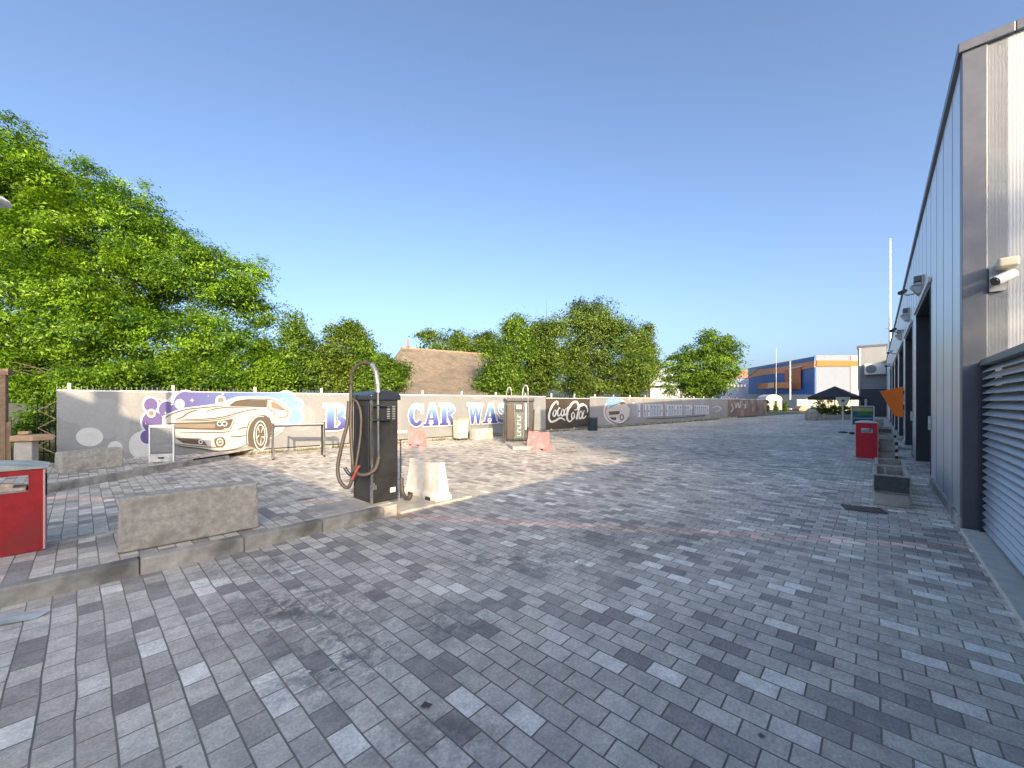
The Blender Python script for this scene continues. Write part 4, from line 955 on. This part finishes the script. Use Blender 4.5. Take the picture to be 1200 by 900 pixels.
# ------------------------------------------------------------------ planters on the right
def planter(label, u, v, L=1.2, w=.43, tape=False, rubble=False, grp='concrete trough planters along the hall'):
    t = thing('stone_planter', label, 'planter', W(u,v,0), ANG, grp)
    b = MB(); b.frustum((0,L,-w/2,w/2),(.03,L-.03,-w/2+.02,w/2-.02),0,.2); b.build('footing', M['conc_pale'], t, bevel=.02)
    k = MB(); r = .055
    zb, zt = .205, .48
    def shell(x0,x1,y0,y1): k.frustum((x0+.015,x1-.015,y0+.0,y1-.0),(x0,x1,y0,y1),zb,zt)
    k.box(0,r,-w/2,w/2,zb,zt); k.box(L-r,L,-w/2,w/2,zb,zt); k.box(r,L-r,-w/2,-w/2+r,zb,zt); k.box(r,L-r,w/2-r,w/2,zb,zt); k.box(r,L-r,-w/2+r,w/2-r,zb,zb+.05)
    k.build('trough', M['conc'], t, bevel=.012)
    f = MB(); f.box(-.012,-.001,-w/2+.02,w/2-.02,zb+.02,zt-.02); 
    if not tape: f.build('front_panel', mat('dark_stained_stone',(.075,.085,.085),.7,noise=.35,nscale=14,bump=.6,bscale=40,stain=(.04,.045,.045)), t, bevel=.01)
    s_ = MB(); s_.box(r,L-r,-w/2+r,w/2-r,zb+.051,zb+.13); s_.build('earth', mat('dry_earth',(.09,.075,.06),.95,noise=.4,nscale=18,bump=.8,bscale=40), t)
    if rubble:
        s_ = MB(); rr = random.Random(3)
        for i in range(5):
            x = rr.uniform(.12,.5); y = rr.uniform(-.12,.12); a = rr.uniform(.04,.08); s_.frustum((x-a,x+a,y-a,y+a),(x-a*.6,x+a*.7,y-a*.5,y+a*.6),zb+.131,zb+.131+a*1.3)
        s_.tube([(.4,.05,zb+.13),(.42,.07,zt+.06)], .012, 5); s_.build('rubble', M['conc_pale'], t, bevel=.01)
    if tape:
        for side in (-1,1):
            for i in range(5):
                y0 = side*(w/2-.02)-.03; z0 = .0+i*.096
                MB().box(-.006,-.001,y0,y0+.06,z0,z0+.094).build('tape_stripe', M['white'] if i % 2 else M['black'], t)
    return t
planter('mossy trough planter with rubble inside, nearest to the viewer on the right', 8.38, -.17, rubble=True)
planter('dark earth filled trough planter second from the viewer on the right', 9.72, -.19, L=1.15)
planter('trough planter with black and white edge tape just right of the bright red bin', 15.4, -.22, tape=True)
planter('smaller taped trough planter further behind the bright red bin', 18.6, -.25, tape=True, w=.48)
planter('farthest trough planter beside the dark bays', 23.0, -.25, w=.46)
o = MB().box(0,.6,-.3,.3,0,.62).build('stone_cube', M['conc'], bevel=.02); o.location = W(30.5,.0); o.rotation_euler=(0,0,ANG); tag(o, 'grey square stone block standing before the dark base of the annexe', 'stone block')
# drain cover
p = gp(1012,597); t = thing('drain_cover', 'rusty rectangular drain cover set in the pavers on the right', 'drain cover', (p.x,p.y,0), -.52)
MB().box(-.24,.24,-.17,.17,.0,.012).build('plate', M['rust'], t, bevel=.004)
b = MB()
for i in range(7): b.box(-.22+i*.07,-.19+i*.07,-.16,.16,.0125,.0165)
each(b, 'raised_bar', M['rust'], t)

p = gp(14,726); o = MB().add([(-.16,-.08,.004),(.0,-.1,.012),(.17,-.05,.004),(.19,.06,.015),(.02,.1,.006),(-.15,.07,.012),(0,0,.02)], [(0,1,6),(1,2,6),(2,3,6),(3,4,6),(4,5,6),(5,0,6)]).build('paper_scrap', M['dirtywhite'])
o.location = (p.x,p.y,.001); o.rotation_euler = (0,0,.3); tag(o, 'crumpled pale paper lying on the pavers at the lower left edge', 'paper')
p = gp(362,788); o = MB().add([(-.012,-.008,.003),(.013,-.006,.006),(.010,.009,.003),(-.010,.008,.008)], [(0,1,2,3)]).build('paper_scrap', M['white']); o.location = (p.x,p.y,.001); tag(o, 'tiny white paper fleck on the oil stained pavers', 'paper')
p = gp(499,828); o = MB().add([(-.03,-.012,.004),(.02,-.02,.01),(.035,.01,.004),(-.01,.02,.012)], [(0,1,2,3)]).build('dead_leaf', M['rust']); o.location = (p.x,p.y,.001); tag(o, 'small brown dead leaf on the pavers at the bottom', 'leaf')
# sign frame and pole sign
p = gp(1011,509)
t = thing('poster_stand', 'white framed poster stand with colourful print behind the bright red bin', 'sign', (p.x,p.y,0), R(-25))
for x in (-.43,.43): MB().tube([(x,0,0),(x,0,1.38)], .03, 8).build('leg', M['white'], t)
MB().tube([(-.43,0,1.38),(.43,0,1.38)], .03, 8).build('top_rail', M['white'], t)
MB().tube([(-.43,0,.45),(.43,0,.45)], .02, 8).build('bottom_rail', M['white'], t)
MB().box(-.39,.39,-.01,.01,.48,1.34).build('poster', mat('poster_blue',(.05,.16,.24),.5,noise=.3,nscale=8), t)
MB().box(-.38,.38,-.014,-.011,1.14,1.32).build('yellow_strip', mat('poster_yellow',(.6,.55,.2),.5,noise=.2), t)
MB().box(-.2,.35,-.014,-.011,.95,1.12).build('green_patch', mat('poster_green',(.08,.3,.1),.5,noise=.3,nscale=12), t)
MB().box(-.38,.38,-.014,-.011,.78,.81).build('white_line', M['white'], t)
each(MB().box(-.52,-.34,-.12,.12,0,.1).box(.34,.52,-.12,.12,0,.1), 'foot', M['black'], t, bevel=.02)
p = gp(997.5,508)
t = thing('pole_sign', 'small cream sign with a dark flower mark on a thin white pole', 'sign', (p.x,p.y+.5,0), R(-35))
MB().tube([(0,0,.08),(0,0,1.5)], .025, 8).build('pole', M['white'], t)
MB().extr([(-.3,-.01,1.85),(.3,-.01,1.85),(.16,-.01,1.42),(-.16,-.01,1.42)], (0,.03,0)).build('plate', mat('sign_cream',(.66,.66,.5),.5), t)
MB().extr([(math.cos(a)*(.09 if i%2 else .05),-.014,1.66+math.sin(a)*(.09 if i%2 else .05)) for i,a in enumerate([k*math.pi/6 for k in range(12)])], (0,.003,0)).build('flower_mark', mat('sign_dark_green',(.03,.08,.04),.5), t)
MB().lathe([(.2,0),(.2,.05),(.1,.08)], (0,0,0), 16).build('base', M['black'], t)

# red-white posts at the far end of the fence
def post(label, px, py):
    p = gp(px, py); t = thing('warning_post', label, 'post', (p.x,p.y,0), 0, 'red and white warning posts')
    MB().lathe([(.2,0),(.2,.04),(.07,.07)], (0,0,0), 14).build('base', M['redlit'], t)
    for i in range(4): MB().lathe([(.075,.07+i*.2),(.07,.07+i*.2+.195)], (0,0,0), 12).build('band', M['redlit'] if i % 2 else M['white'], t)
    MB().lathe([(.17,0),(.17,.03)], (0,0,.88), 14).build('round_top', M['pink'], t)
post('red and white warning post nearer the viewer at the fence end', 845, 490.5); post('red and white warning post farther off at the fence end', 866, 488)

# ------------------------------------------------------------------ left edge: timber hut, counter, railings, lamp
p = Vector((-12.6, 9.0, 0))
t = thing('timber_hut', 'brown timber hut with a bright window at the far left edge', 'hut', (-11.35,8.9,.0), R(28))
hutw = MB(); x = -3.
while x < -.0: hutw.box(x, x+.135, 0, .03+.004*(int(x*10)%2), .142, 1.15); x += .14
hutw.build('plank_wall', M['wood'], t)
MB().box(-3,-.0,.031,.06,.15,1.14).build('backing', M['bark'], t)
MB().box(-.12,.0,-.02,.09,.142,2.3).box(-1.0,-.9,-.02,.09,1.16,2.3).box(-3.1,.05,-.04,.12,2.2,2.34).build('frame', M['wood'], t)
MB().box(-.89,-.13,.03,.04,1.16,2.19).build('window', mat('bright_pane',(.55,.52,.42),.3,noise=.2), t)
p = gp(40,541,.142)
t = thing('stone_counter', 'low counter with a tan stone top and pale pedestal behind the left bin', 'counter', (-10.35,8.5,.142), R(35))
MB().box(-.18,.08,-.12,.24,0,.62).build('pedestal', M['conc_pale'], t, bevel=.02)
MB().prism([(-.22,-.18),(.1,-.18),(.36,.05),(.1,.3),(-.22,.3)], .625, .75).build('stone_top', M['tan'], t, bevel=.02)
MB().box(-.16,.0,.0,.16,.76,.83).build('stone_slab', M['tan'], t, bevel=.015)
t = thing('iron_railing', 'dark iron railing between the timber hut and the banner fence', 'railing', (-11.6,10.2,0), R(10))
for i in range(11): MB().tube([(i*.13-.5,0,.0),(i*.13-.5,0,1.55)], .012, 5).build('bar', M['black'], t)
each(MB().box(-.55,.9,-.012,.012,1.4,1.43).box(-.55,.9,-.012,.012,.3,.33), 'rail', M['black'], t)
lp = at(9,237,5.2)
t = thing('lamp_post', 'pale street lamp head reaching into the picture at the upper left edge', 'street lamp', (lp.x-1.25, lp.y-.3, .0), 0)
MB().tube([(0,0,0),(0,0,4.0)], .07, 10, .05).build('pole', M['steel'], t)
MB().tube([(0,0,4.0),(.3,.07,4.2),(.75,.18,4.24)], .035, 8).build('arm', M['steel'], t)
b = MB(); b.frustum((.7,1.22,.12,.38),(.74,1.28,.16,.34),lp.z-.05,lp.z+.0); b.frustum((.74,1.28,.16,.34),(.78,1.2,.2,.30),lp.z,lp.z+.07); b.build('lamp_head', M['dirtywhite'], t, bevel=.02)

# ------------------------------------------------------------------ far end: warehouse, parasol, hedge, van, tent
YW = 112.
wh = thing('blue_warehouse', 'large far warehouse clad in blue with an orange band and white end wall', 'building', (at(955,471,YW).x, YW, 0))
blue = mat('blue_cladding', (.013,.11,.36), .5, noise=.08, nscale=.1)
orng = mat('orange_cladding', (.72,.24,.05), .5, noise=.08, nscale=.1)  # orange raised for the facade that lies in shade
whit = panel_mat('white_cladding', (.19,.215,.265), .5, 0., period=2.2, axis='Z', strength=.3)
a = at(955.5,417.5,YW); c = at(877,432,YW+70); e = at(1012,416,YW+18)
def facade(name, m, q0, q1, off=0, parent=wh, th=.3):   # q = (px, ytop, ybottom, Y)
    (x0,t0,b0,y0),(x1,t1,b1,y1) = q0,q1
    P_ = [at(x0,t0,y0),at(x1,t1,y1),at(x1,b1,y1),at(x0,b0,y0)]
    d = (P_[1]-P_[0]); d.z = 0; nn = Vector((d.y,-d.x,0)).normalized()
    if nn.dot(P_[0]) > 0: nn = -nn
    P_ = [q+nn*off for q in P_]; return MB().extr(P_, -nn*th).build(name, m, parent, world=True)
Yc = YW+62
def yat(px): # depth along the blue facade so that it reads as one straight wall
    A_ = at(955.5,471,YW); B_ = at(877,471,Yc); k = (px-600)/F
    tt = (A_.x-k*A_.y)/((A_.x-B_.x)-k*(A_.y-B_.y)); return A_.y+(B_.y-A_.y)*tt
facade('blue_wall', blue, (877,431.5,471+H*F/Yc,Yc), (955.5,417.5,471+H*F/YW,YW))
f = lambda x, y: at(x, y, yat(x))
def patch(name, m, pts, off):
    d = at(955.5,471,YW)-at(877,471,Yc); d.z = 0; nn = Vector((d.y,-d.x,0)).normalized(); nn = nn if nn.dot(at(900,471,120)) < 0 else -nn
    return MB().extr([f(*q)+nn*off for q in pts], nn*.15).build(name, m, wh, world=True)
patch('orange_band', orng, [(877,433),(890,432.5),(912,430.6),(955.4,422.7),(955.4,430.3),(925,436.4),(897,439.4),(877,443.5)], .05)
patch('blue_peak', blue, [(893,432.8),(955.4,417.7),(955.4,422.6),(912,430.5)], .06)
patch('pale_corner', mat('pale_cladding',(.32,.29,.25),.5), [(877,432),(890,432),(877,442)], .25)
patch('orange_box', mat('rust_cladding',(.55,.17,.03),.6,noise=.1,nscale=.2), [(921.5,433.5),(940,430.5),(940,456),(921.5,456)], .3)
patch('entrance_canopy', orng, [(899,449.5),(937,447.5),(937,454.5),(899,455.5)], 3.)
patch('entrance_sign', mat('sign_peach',(.8,.5,.25),.5), [(913.5,448.4),(920.5,448),(920.5,454.3),(913.5,454.5)], 3.4)
patch('wall_lettering', M['white'], [(926,431.8),(942,428.6),(942,429.6),(926,432.8)], .4)
wall_lo = patch('pale_base', mat('pale_base_paint',(.6,.55,.45),.7), [(877,462),(955,462.5),(955,476),(877,476)], .2)
facade('white_end_wall', whit, (955.6,416.3,478,YW), (1016,416,477.5,YW+14))
facade('end_orange_band', mat('sunlit_orange_cladding', (.40,.14,.035), .5, noise=.06, nscale=.1), (955.6,422.6,429.2,YW), (1016,422.8,429,YW+14), .4)  # same orange as the side band, darkened to offset the direct sun
facade('end_pale_panel', mat('end_pale_panel',(.32,.30,.29),.5), (995,417,470,YW+9.1), (1010,417,470,YW+12.6), .45)
b = MB(); 
P_ = [at(877,431.6,Yc),at(955.5,417.2,YW),at(1016,415.5,YW+14),at(940,430,Yc+15)]; b.add(P_+[q-Vector((0,0,.5)) for q in P_], [(0,1,2,3),(7,6,5,4),(0,4,5,1),(1,5,6,2),(2,6,7,3),(3,7,4,0)]); b.build('roof', M['steel'], wh, world=True)
w2 = thing('pale_warehouse', 'pale blue grey wing of the warehouse behind the layered tree', 'building', (at(863,471,150).x,150,0))
def box_at(mb, x0,x1,yt,Y,depth,zb=0): A_ = at(x0,yt,Y); B_ = at(x1,yt,Y); mb.box(A_.x,B_.x,Y,Y+depth,zb,A_.z); return mb
box_at(MB(),846,876.6,433,150,30).build('wall', mat('pale_blue_wall',(.17,.22,.36),.6,noise=.06,nscale=.1), w2, world=True)
A_ = at(846,434,149.5); B_ = at(876.6,443,149.5); MB().box(A_.x,B_.x,149.6,149.9,B_.z,A_.z).build('rust_band', mat('rust_band',(.28,.13,.09),.6), w2, world=True)
for i in range(5):
    A_ = at(856.5+i*4,450.5,149); B_ = at(859+i*4,453.5,149); MB().box(A_.x,B_.x,149.4,149.8,B_.z,A_.z).build('window', M['white'], w2, world=True)
w3 = thing('white_shed', 'white shed with a dark base glimpsed between the trees', 'building', (at(785,471,60).x,60,0))
b = MB(); box_at(b,762,812,452,60,12,0).build('wall', mat('shed_white',(.4,.42,.46),.6), w3, world=True)
A_ = at(758,452,59); B_ = at(816,452,59); C_ = at(795,430,66); b = MB(); b.extr([A_,B_,at(800,432,62),at(776,432,62)], (0,8,0)).build('roof', mat('shed_roof_white',(.42,.44,.48),.5), w3, world=True)
# cypress bushes
for i,(px,top,lab) in enumerate(((889.5,470,'first small dark cypress from the left before the warehouse'),(899,469,'plump green cypress, second from the left before the warehouse'),(909,471,'thin dark cypress, third from the left before the warehouse'),(919.5,470,'small cypress nearest the white flagpole'))):
    Yt = 62+i*1.5; r_ = 2.4 if i == 1 else 1.7
    bl = [blob(px,482-3,Yt,r_,None,4),blob(px,478,Yt,r_*.9,None,5),blob(px,(top+474)/2,Yt,r_*.6,None,3.4)]
    tree('cypress_bush', lab, 'shrub', (at(px,471,Yt).x,Yt,-.02), bl, 2600, .16, LEAFC, 30+i, trunk=.06, group='cypresses before the warehouse', limbs=2, clump=.25, per=25)
t = thing('flagpole', 'thin white flagpole in front of the orange entrance box', 'flagpole', (at(926,471,85).x,85,0))
MB().tube([(0,0,0),(0,0,at(926,423,85).z)], .16, 8, .1).build('pole', M['white'], t); MB().lathe([(.5,0),(.5,.3)], (0,0,0), 12).build('base', M['conc_pale'], t)
t = thing('flagpole', 'second fainter pole rising above the warehouse roof', 'flagpole', (at(909.6,471,95).x,95,0))
MB().tube([(0,0,0),(0,0,at(909,408,95).z)], .06, 8, .05).build('pole', M['steel'], t)
# white tent
t = thing('event_tent', 'white dome roofed tent before the warehouse entrance', 'tent', (at(907,471,80).x,80,0), 0)
b = MB(); n = 10; hw = 1.7; b.extr([(math.cos(math.pi*i/n)*hw, 0, 2.0+math.sin(math.pi*i/n)*1.1) for i in range(n+1)], (0,3,0)); b.build('dome_roof', mat('tent_white',(.42,.42,.41),.6), t, smooth=True)
MB().box(-1.65,1.65,.05,2.9,0,1.99).build('side_wall', mat('tent_cream',(.36,.34,.29),.7), t)
# white truck
A_ = at(934,471,68)
t = thing('white_van', 'white box van parked in front of the warehouse', 'van', (A_.x,68,0), 0)
MB().box(0,3.3,0,1.9,.45,2.05).build('cargo_box', mat('van_cream',(.38,.36,.32),.5), t, bevel=.05)
MB().add([(3.32,0,.45),(4.3,0,.45),(4.3,0,1.2),(3.85,0,1.9),(3.32,0,1.9),(3.32,1.9,.45),(4.3,1.9,.45),(4.3,1.9,1.2),(3.85,1.9,1.9),(3.32,1.9,1.9)],[(0,1,2,3,4),(9,8,7,6,5),(0,5,6,1),(1,6,7,2),(2,7,8,3),(3,8,9,4),(4,9,5,0)]).build('cab', M['white'], t)
MB().add([(3.5,-.01,1.2),(4.2,-.01,1.2),(3.85,-.01,1.75),(3.5,-.01,1.75)],[(0,1,2,3)]).build('side_window', M['glass'], t)
for x in (.7,3.6):
    b = MB(); b.lathe([(.36,0),(.36,.22)], (0,0,0), 16); o = b.build('wheel', M['black'], t); o.rotation_euler=(R(90),0,0); o.location=(x,.2,.36)
# white annex wall behind the parasol
t = thing('cream_wall', 'low cream boundary wall behind the black parasol', 'wall', (at(980,471,72).x,72,0))
A_ = at(945,467,72); B_ = at(1012,467,72); b = MB(); b.box(A_.x,B_.x,72,72.3,0,A_.z); b.build('panel', mat('cream_wall_paint',(.33,.30,.235),.7,noise=.08,nscale=1), t, world=True)
b = MB(); x = A_.x
while x < B_.x: b.box(x,x+.15,71.9,71.99,0,A_.z+.05); x += 2.
each(b, 'pier', M['conc_pale'], t, world=True)
# parasol
Yp = 42.; c = at(978.3,471,Yp)
t = thing('black_parasol', 'large square black parasol with a small white crest near the hedge', 'parasol', (c.x,Yp,0), R(38))
zc, zt = at(978,465.5,Yp).z, at(978,452.5,Yp).z; hw = 1.9
b = MB(); b.add([(-hw,-hw,zc),(hw,-hw,zc),(hw,hw,zc),(-hw,hw,zc),(0,0,zt)],[(0,1,4),(1,2,4),(2,3,4),(3,0,4)])
for (x0,y0,x1,y1) in ((-hw,-hw,hw,-hw),(hw,-hw,hw,hw),(hw,hw,-hw,hw),(-hw,hw,-hw,-hw)): b.add([(x0,y0,zc-.28),(x1,y1,zc-.28),(x1,y1,zc),(x0,y0,zc)],[(0,1,2,3)])
o = b.build('canopy', mat('black_canvas',(.02,.024,.032),.75), t); sm = o.modifiers.new('s','SOLIDIFY'); sm.thickness = .02
MB().tube([(0,0,0),(0,0,zt-.05)], .05, 8).build('pole', M['steel'], t)
rb = MB()
for sx in (-1,1):
    for sy in (-1,1): rb.tube([(0,0,zt-.5),(sx*hw*.95,sy*hw*.95,zc-.03)], .02, 5)
rb.build('ribs', M['trim'], t)
cr = MB()
for k,(x0,x1,h0,h1) in enumerate(((-.75,-.2,.22,.32),(-.15,.15,.2,.5),(.2,.75,.22,.32))):
    def fp(x, h): # point on the -x,-y facing slope (face y=-hw)
        k_ = h; return (x*(1-k_), -hw*(1-k_)-.03, zc+(zt-zc)*k_+.03)
    cr.add([fp(x0,h0),fp(x1,h0),fp(x1,h1),fp(x0,h1)],[(0,1,2,3)])
cr.build('crest', M['white'], t)
# hedge planter
t = thing('hedge_planter', 'low stone planter with a clipped dark hedge under the black parasol', 'planter', (at(975,471,36).x,36,0), 0)
A_ = at(948,490,36); B_ = at(1007,490,36); b = MB()
xx = A_.x
while xx < B_.x: b.box(xx,min(xx+.78,B_.x),36,36.5,0,.42); xx += .8
each(b, 'planter_block', M['conc'], t, world=True, bevel=.03)
rg = np.random.default_rng(44); bl = []
for px in range(952,1006,4): bl.append((at(px,471,36.6).x-FR[t.name][0].x, 0.7+rg.uniform(-.1,.1), .75+rg.uniform(0,.25), .35,.3,.42+rg.uniform(0,.15)))
for px,hh in ((957,1.5),(962,1.7),(967,1.3),(973,1.6),(979,1.2)): bl.append((at(px,471,36.6).x-FR[t.name][0].x, .7, hh, .22,.22,.3))
V, tint, cen = leaves(bl, 12000, .11, rg, clump=.2, per=30); quadmesh('hedge', V, tint, LEAFC, t)
p = at(951,471,34.5)
o = MB(); o.lathe([(.45,0),(.5,.3),(.48,.7),(.36,.92),(.1,1.0)], (0,0,0), 9); o = o.build('boulder_planter', M['conc']); o.location = (p.x,34.5,0); tag(o, 'rounded grey stone bollard at the left end of the hedge planter', 'stone bollard')
t = thing('brown_car', 'small tan car parked beside the white van', 'car', (at(936.5,471,60).x,60,0), 0)
b = MB(); b.add([(0,0,.25),(1.5,0,.25),(1.5,0,.62),(1.2,0,.68),(.95,0,.98),(.4,0,.98),(.15,0,.66),(0,0,.6)]+[(0,1.5,.25),(1.5,1.5,.25),(1.5,1.5,.62),(1.2,1.5,.68),(.95,1.5,.98),(.4,1.5,.98),(.15,1.5,.66),(0,1.5,.6)],[tuple(range(8)),tuple(range(8,16))[::-1]]+[(i,i+8,(i+1)%8+8,(i+1)%8) for i in range(8)])
b.build('body', mat('tan_car_paint',(.42,.25,.13),.35), t, bevel=.05)
for x in (.3,1.2):
    o = MB().lathe([(.17,0),(.17,.15)], (0,0,0), 14).build('wheel', M['black'], t); o.rotation_euler=(R(90),0,0); o.location=(x,.1,.18)

# ------------------------------------------------------------------ added unseen buildings behind the viewer: they throw the shade over the yard
SUN_EL = 16.7; sunh = Vector((-.252,.968,0)).normalized()
GH = 7.0
bounce_wall = mat('rear_bounce_plaster', (.72,.69,.62), .9, noise=.1, nscale=1)  # unseen walls made pale to bounce light into the shaded yard
t = thing('unseen_rear_building', 'added unseen L-shaped building behind the viewer whose shade covers the near yard', 'building', W(-9.6,-15.1,0), ANG)
MB().prism([(0,0),(12.5,0),(12.5,-9),(-9,-9),(-9,18),(0,18)], 0, GH).build('unseen_walls', bounce_wall, t)
MB().box(-.5,-.17,13.25,13.58,GH,GH+1.9).build('chimney', M['conc'], t)
MB().tube([(0.05,-.05,GH-.5),(0.05,-.05,GH+2.9)], .06, 8).build('mast', M['steel'], t)
MB().box(3.3,3.4,-.1,0,GH,GH+.22).build('unseen_vent', M['steel'], t)
for i in range(4): MB().box(1.2+i*2.8,2.6+i*2.8,.002,.05,1.,2.4).build('window', M['glass'], t)  # windows of the added unseen building
for i in range(4): MB().box(.002,.05,1.5+i*3.4,3.0+i*3.4,1.,2.4).build('window', M['glass'], t)  # windows of the added unseen building

q_ = W(-8.8,-28.3,0); 
tree('unseen_shade_tree', 'added unseen tree behind the rear building that dapples the hall end wall with shade', 'tree', (q_.x,q_.y,0), [(q_.x+a,q_.y+b,c,r,r,r*.7) for a,b,c,r in ((0,0,11.5,2.2),(1.8,.6,12.6,1.6),(-1.7,.5,12.8,1.5),(.3,-.4,14.0,1.4),(3.2,.8,11.2,1.3),(-3.,0,10.8,1.4))], 3200, .24, LEAFD, 77, trunk=.25, clump=.5, per=40)
# ------------------------------------------------------------------ camera, light, world
cd = bpy.data.cameras.new('camera'); co = bpy.data.objects.new('camera', cd); C.objects.link(co); sc.camera = co
co.location = (0,0,H); co.rotation_euler = (R(90),0,0); cd.sensor_width = 36; cd.lens = 36*F/1200; cd.shift_y = (HY-450)/1200; cd.clip_end = 3000; cd.clip_start = .05
sd = bpy.data.lights.new('sun', 'SUN'); so = bpy.data.objects.new('sun', sd); C.objects.link(so)
el = R(SUN_EL); d = Vector((sunh.x*math.cos(el), sunh.y*math.cos(el), -math.sin(el)))
so.rotation_euler = d.to_track_quat('-Z','Y').to_euler(); sd.energy = 3.1; sd.angle = R(.45); sd.color = (1,.77,.50)
w = bpy.data.worlds.new('World'); sc.world = w; w.use_nodes = True
n = w.node_tree.nodes; l = w.node_tree.links
sk = n.new('ShaderNodeTexSky'); sk.sky_type = 'NISHITA'; sk.sun_disc = False; sk.sun_elevation = el; sk.sun_rotation = math.atan2(-sunh.x, -sunh.y)
sk.air_density = .68; sk.dust_density = 4.4; sk.ozone_density = 2.1
bg = n['Background']; l.new(sk.outputs[0], bg.inputs['Color']); bg.inputs['Strength'].default_value = .15
vs = sc.view_settings; vs.view_transform = 'Standard'; vs.look = 'None'; vs.gamma = 1; vs.exposure = 1.40; vs.use_curve_mapping = False
sc.cycles.max_bounces = 6; sc.cycles.transparent_max_bounces = 4
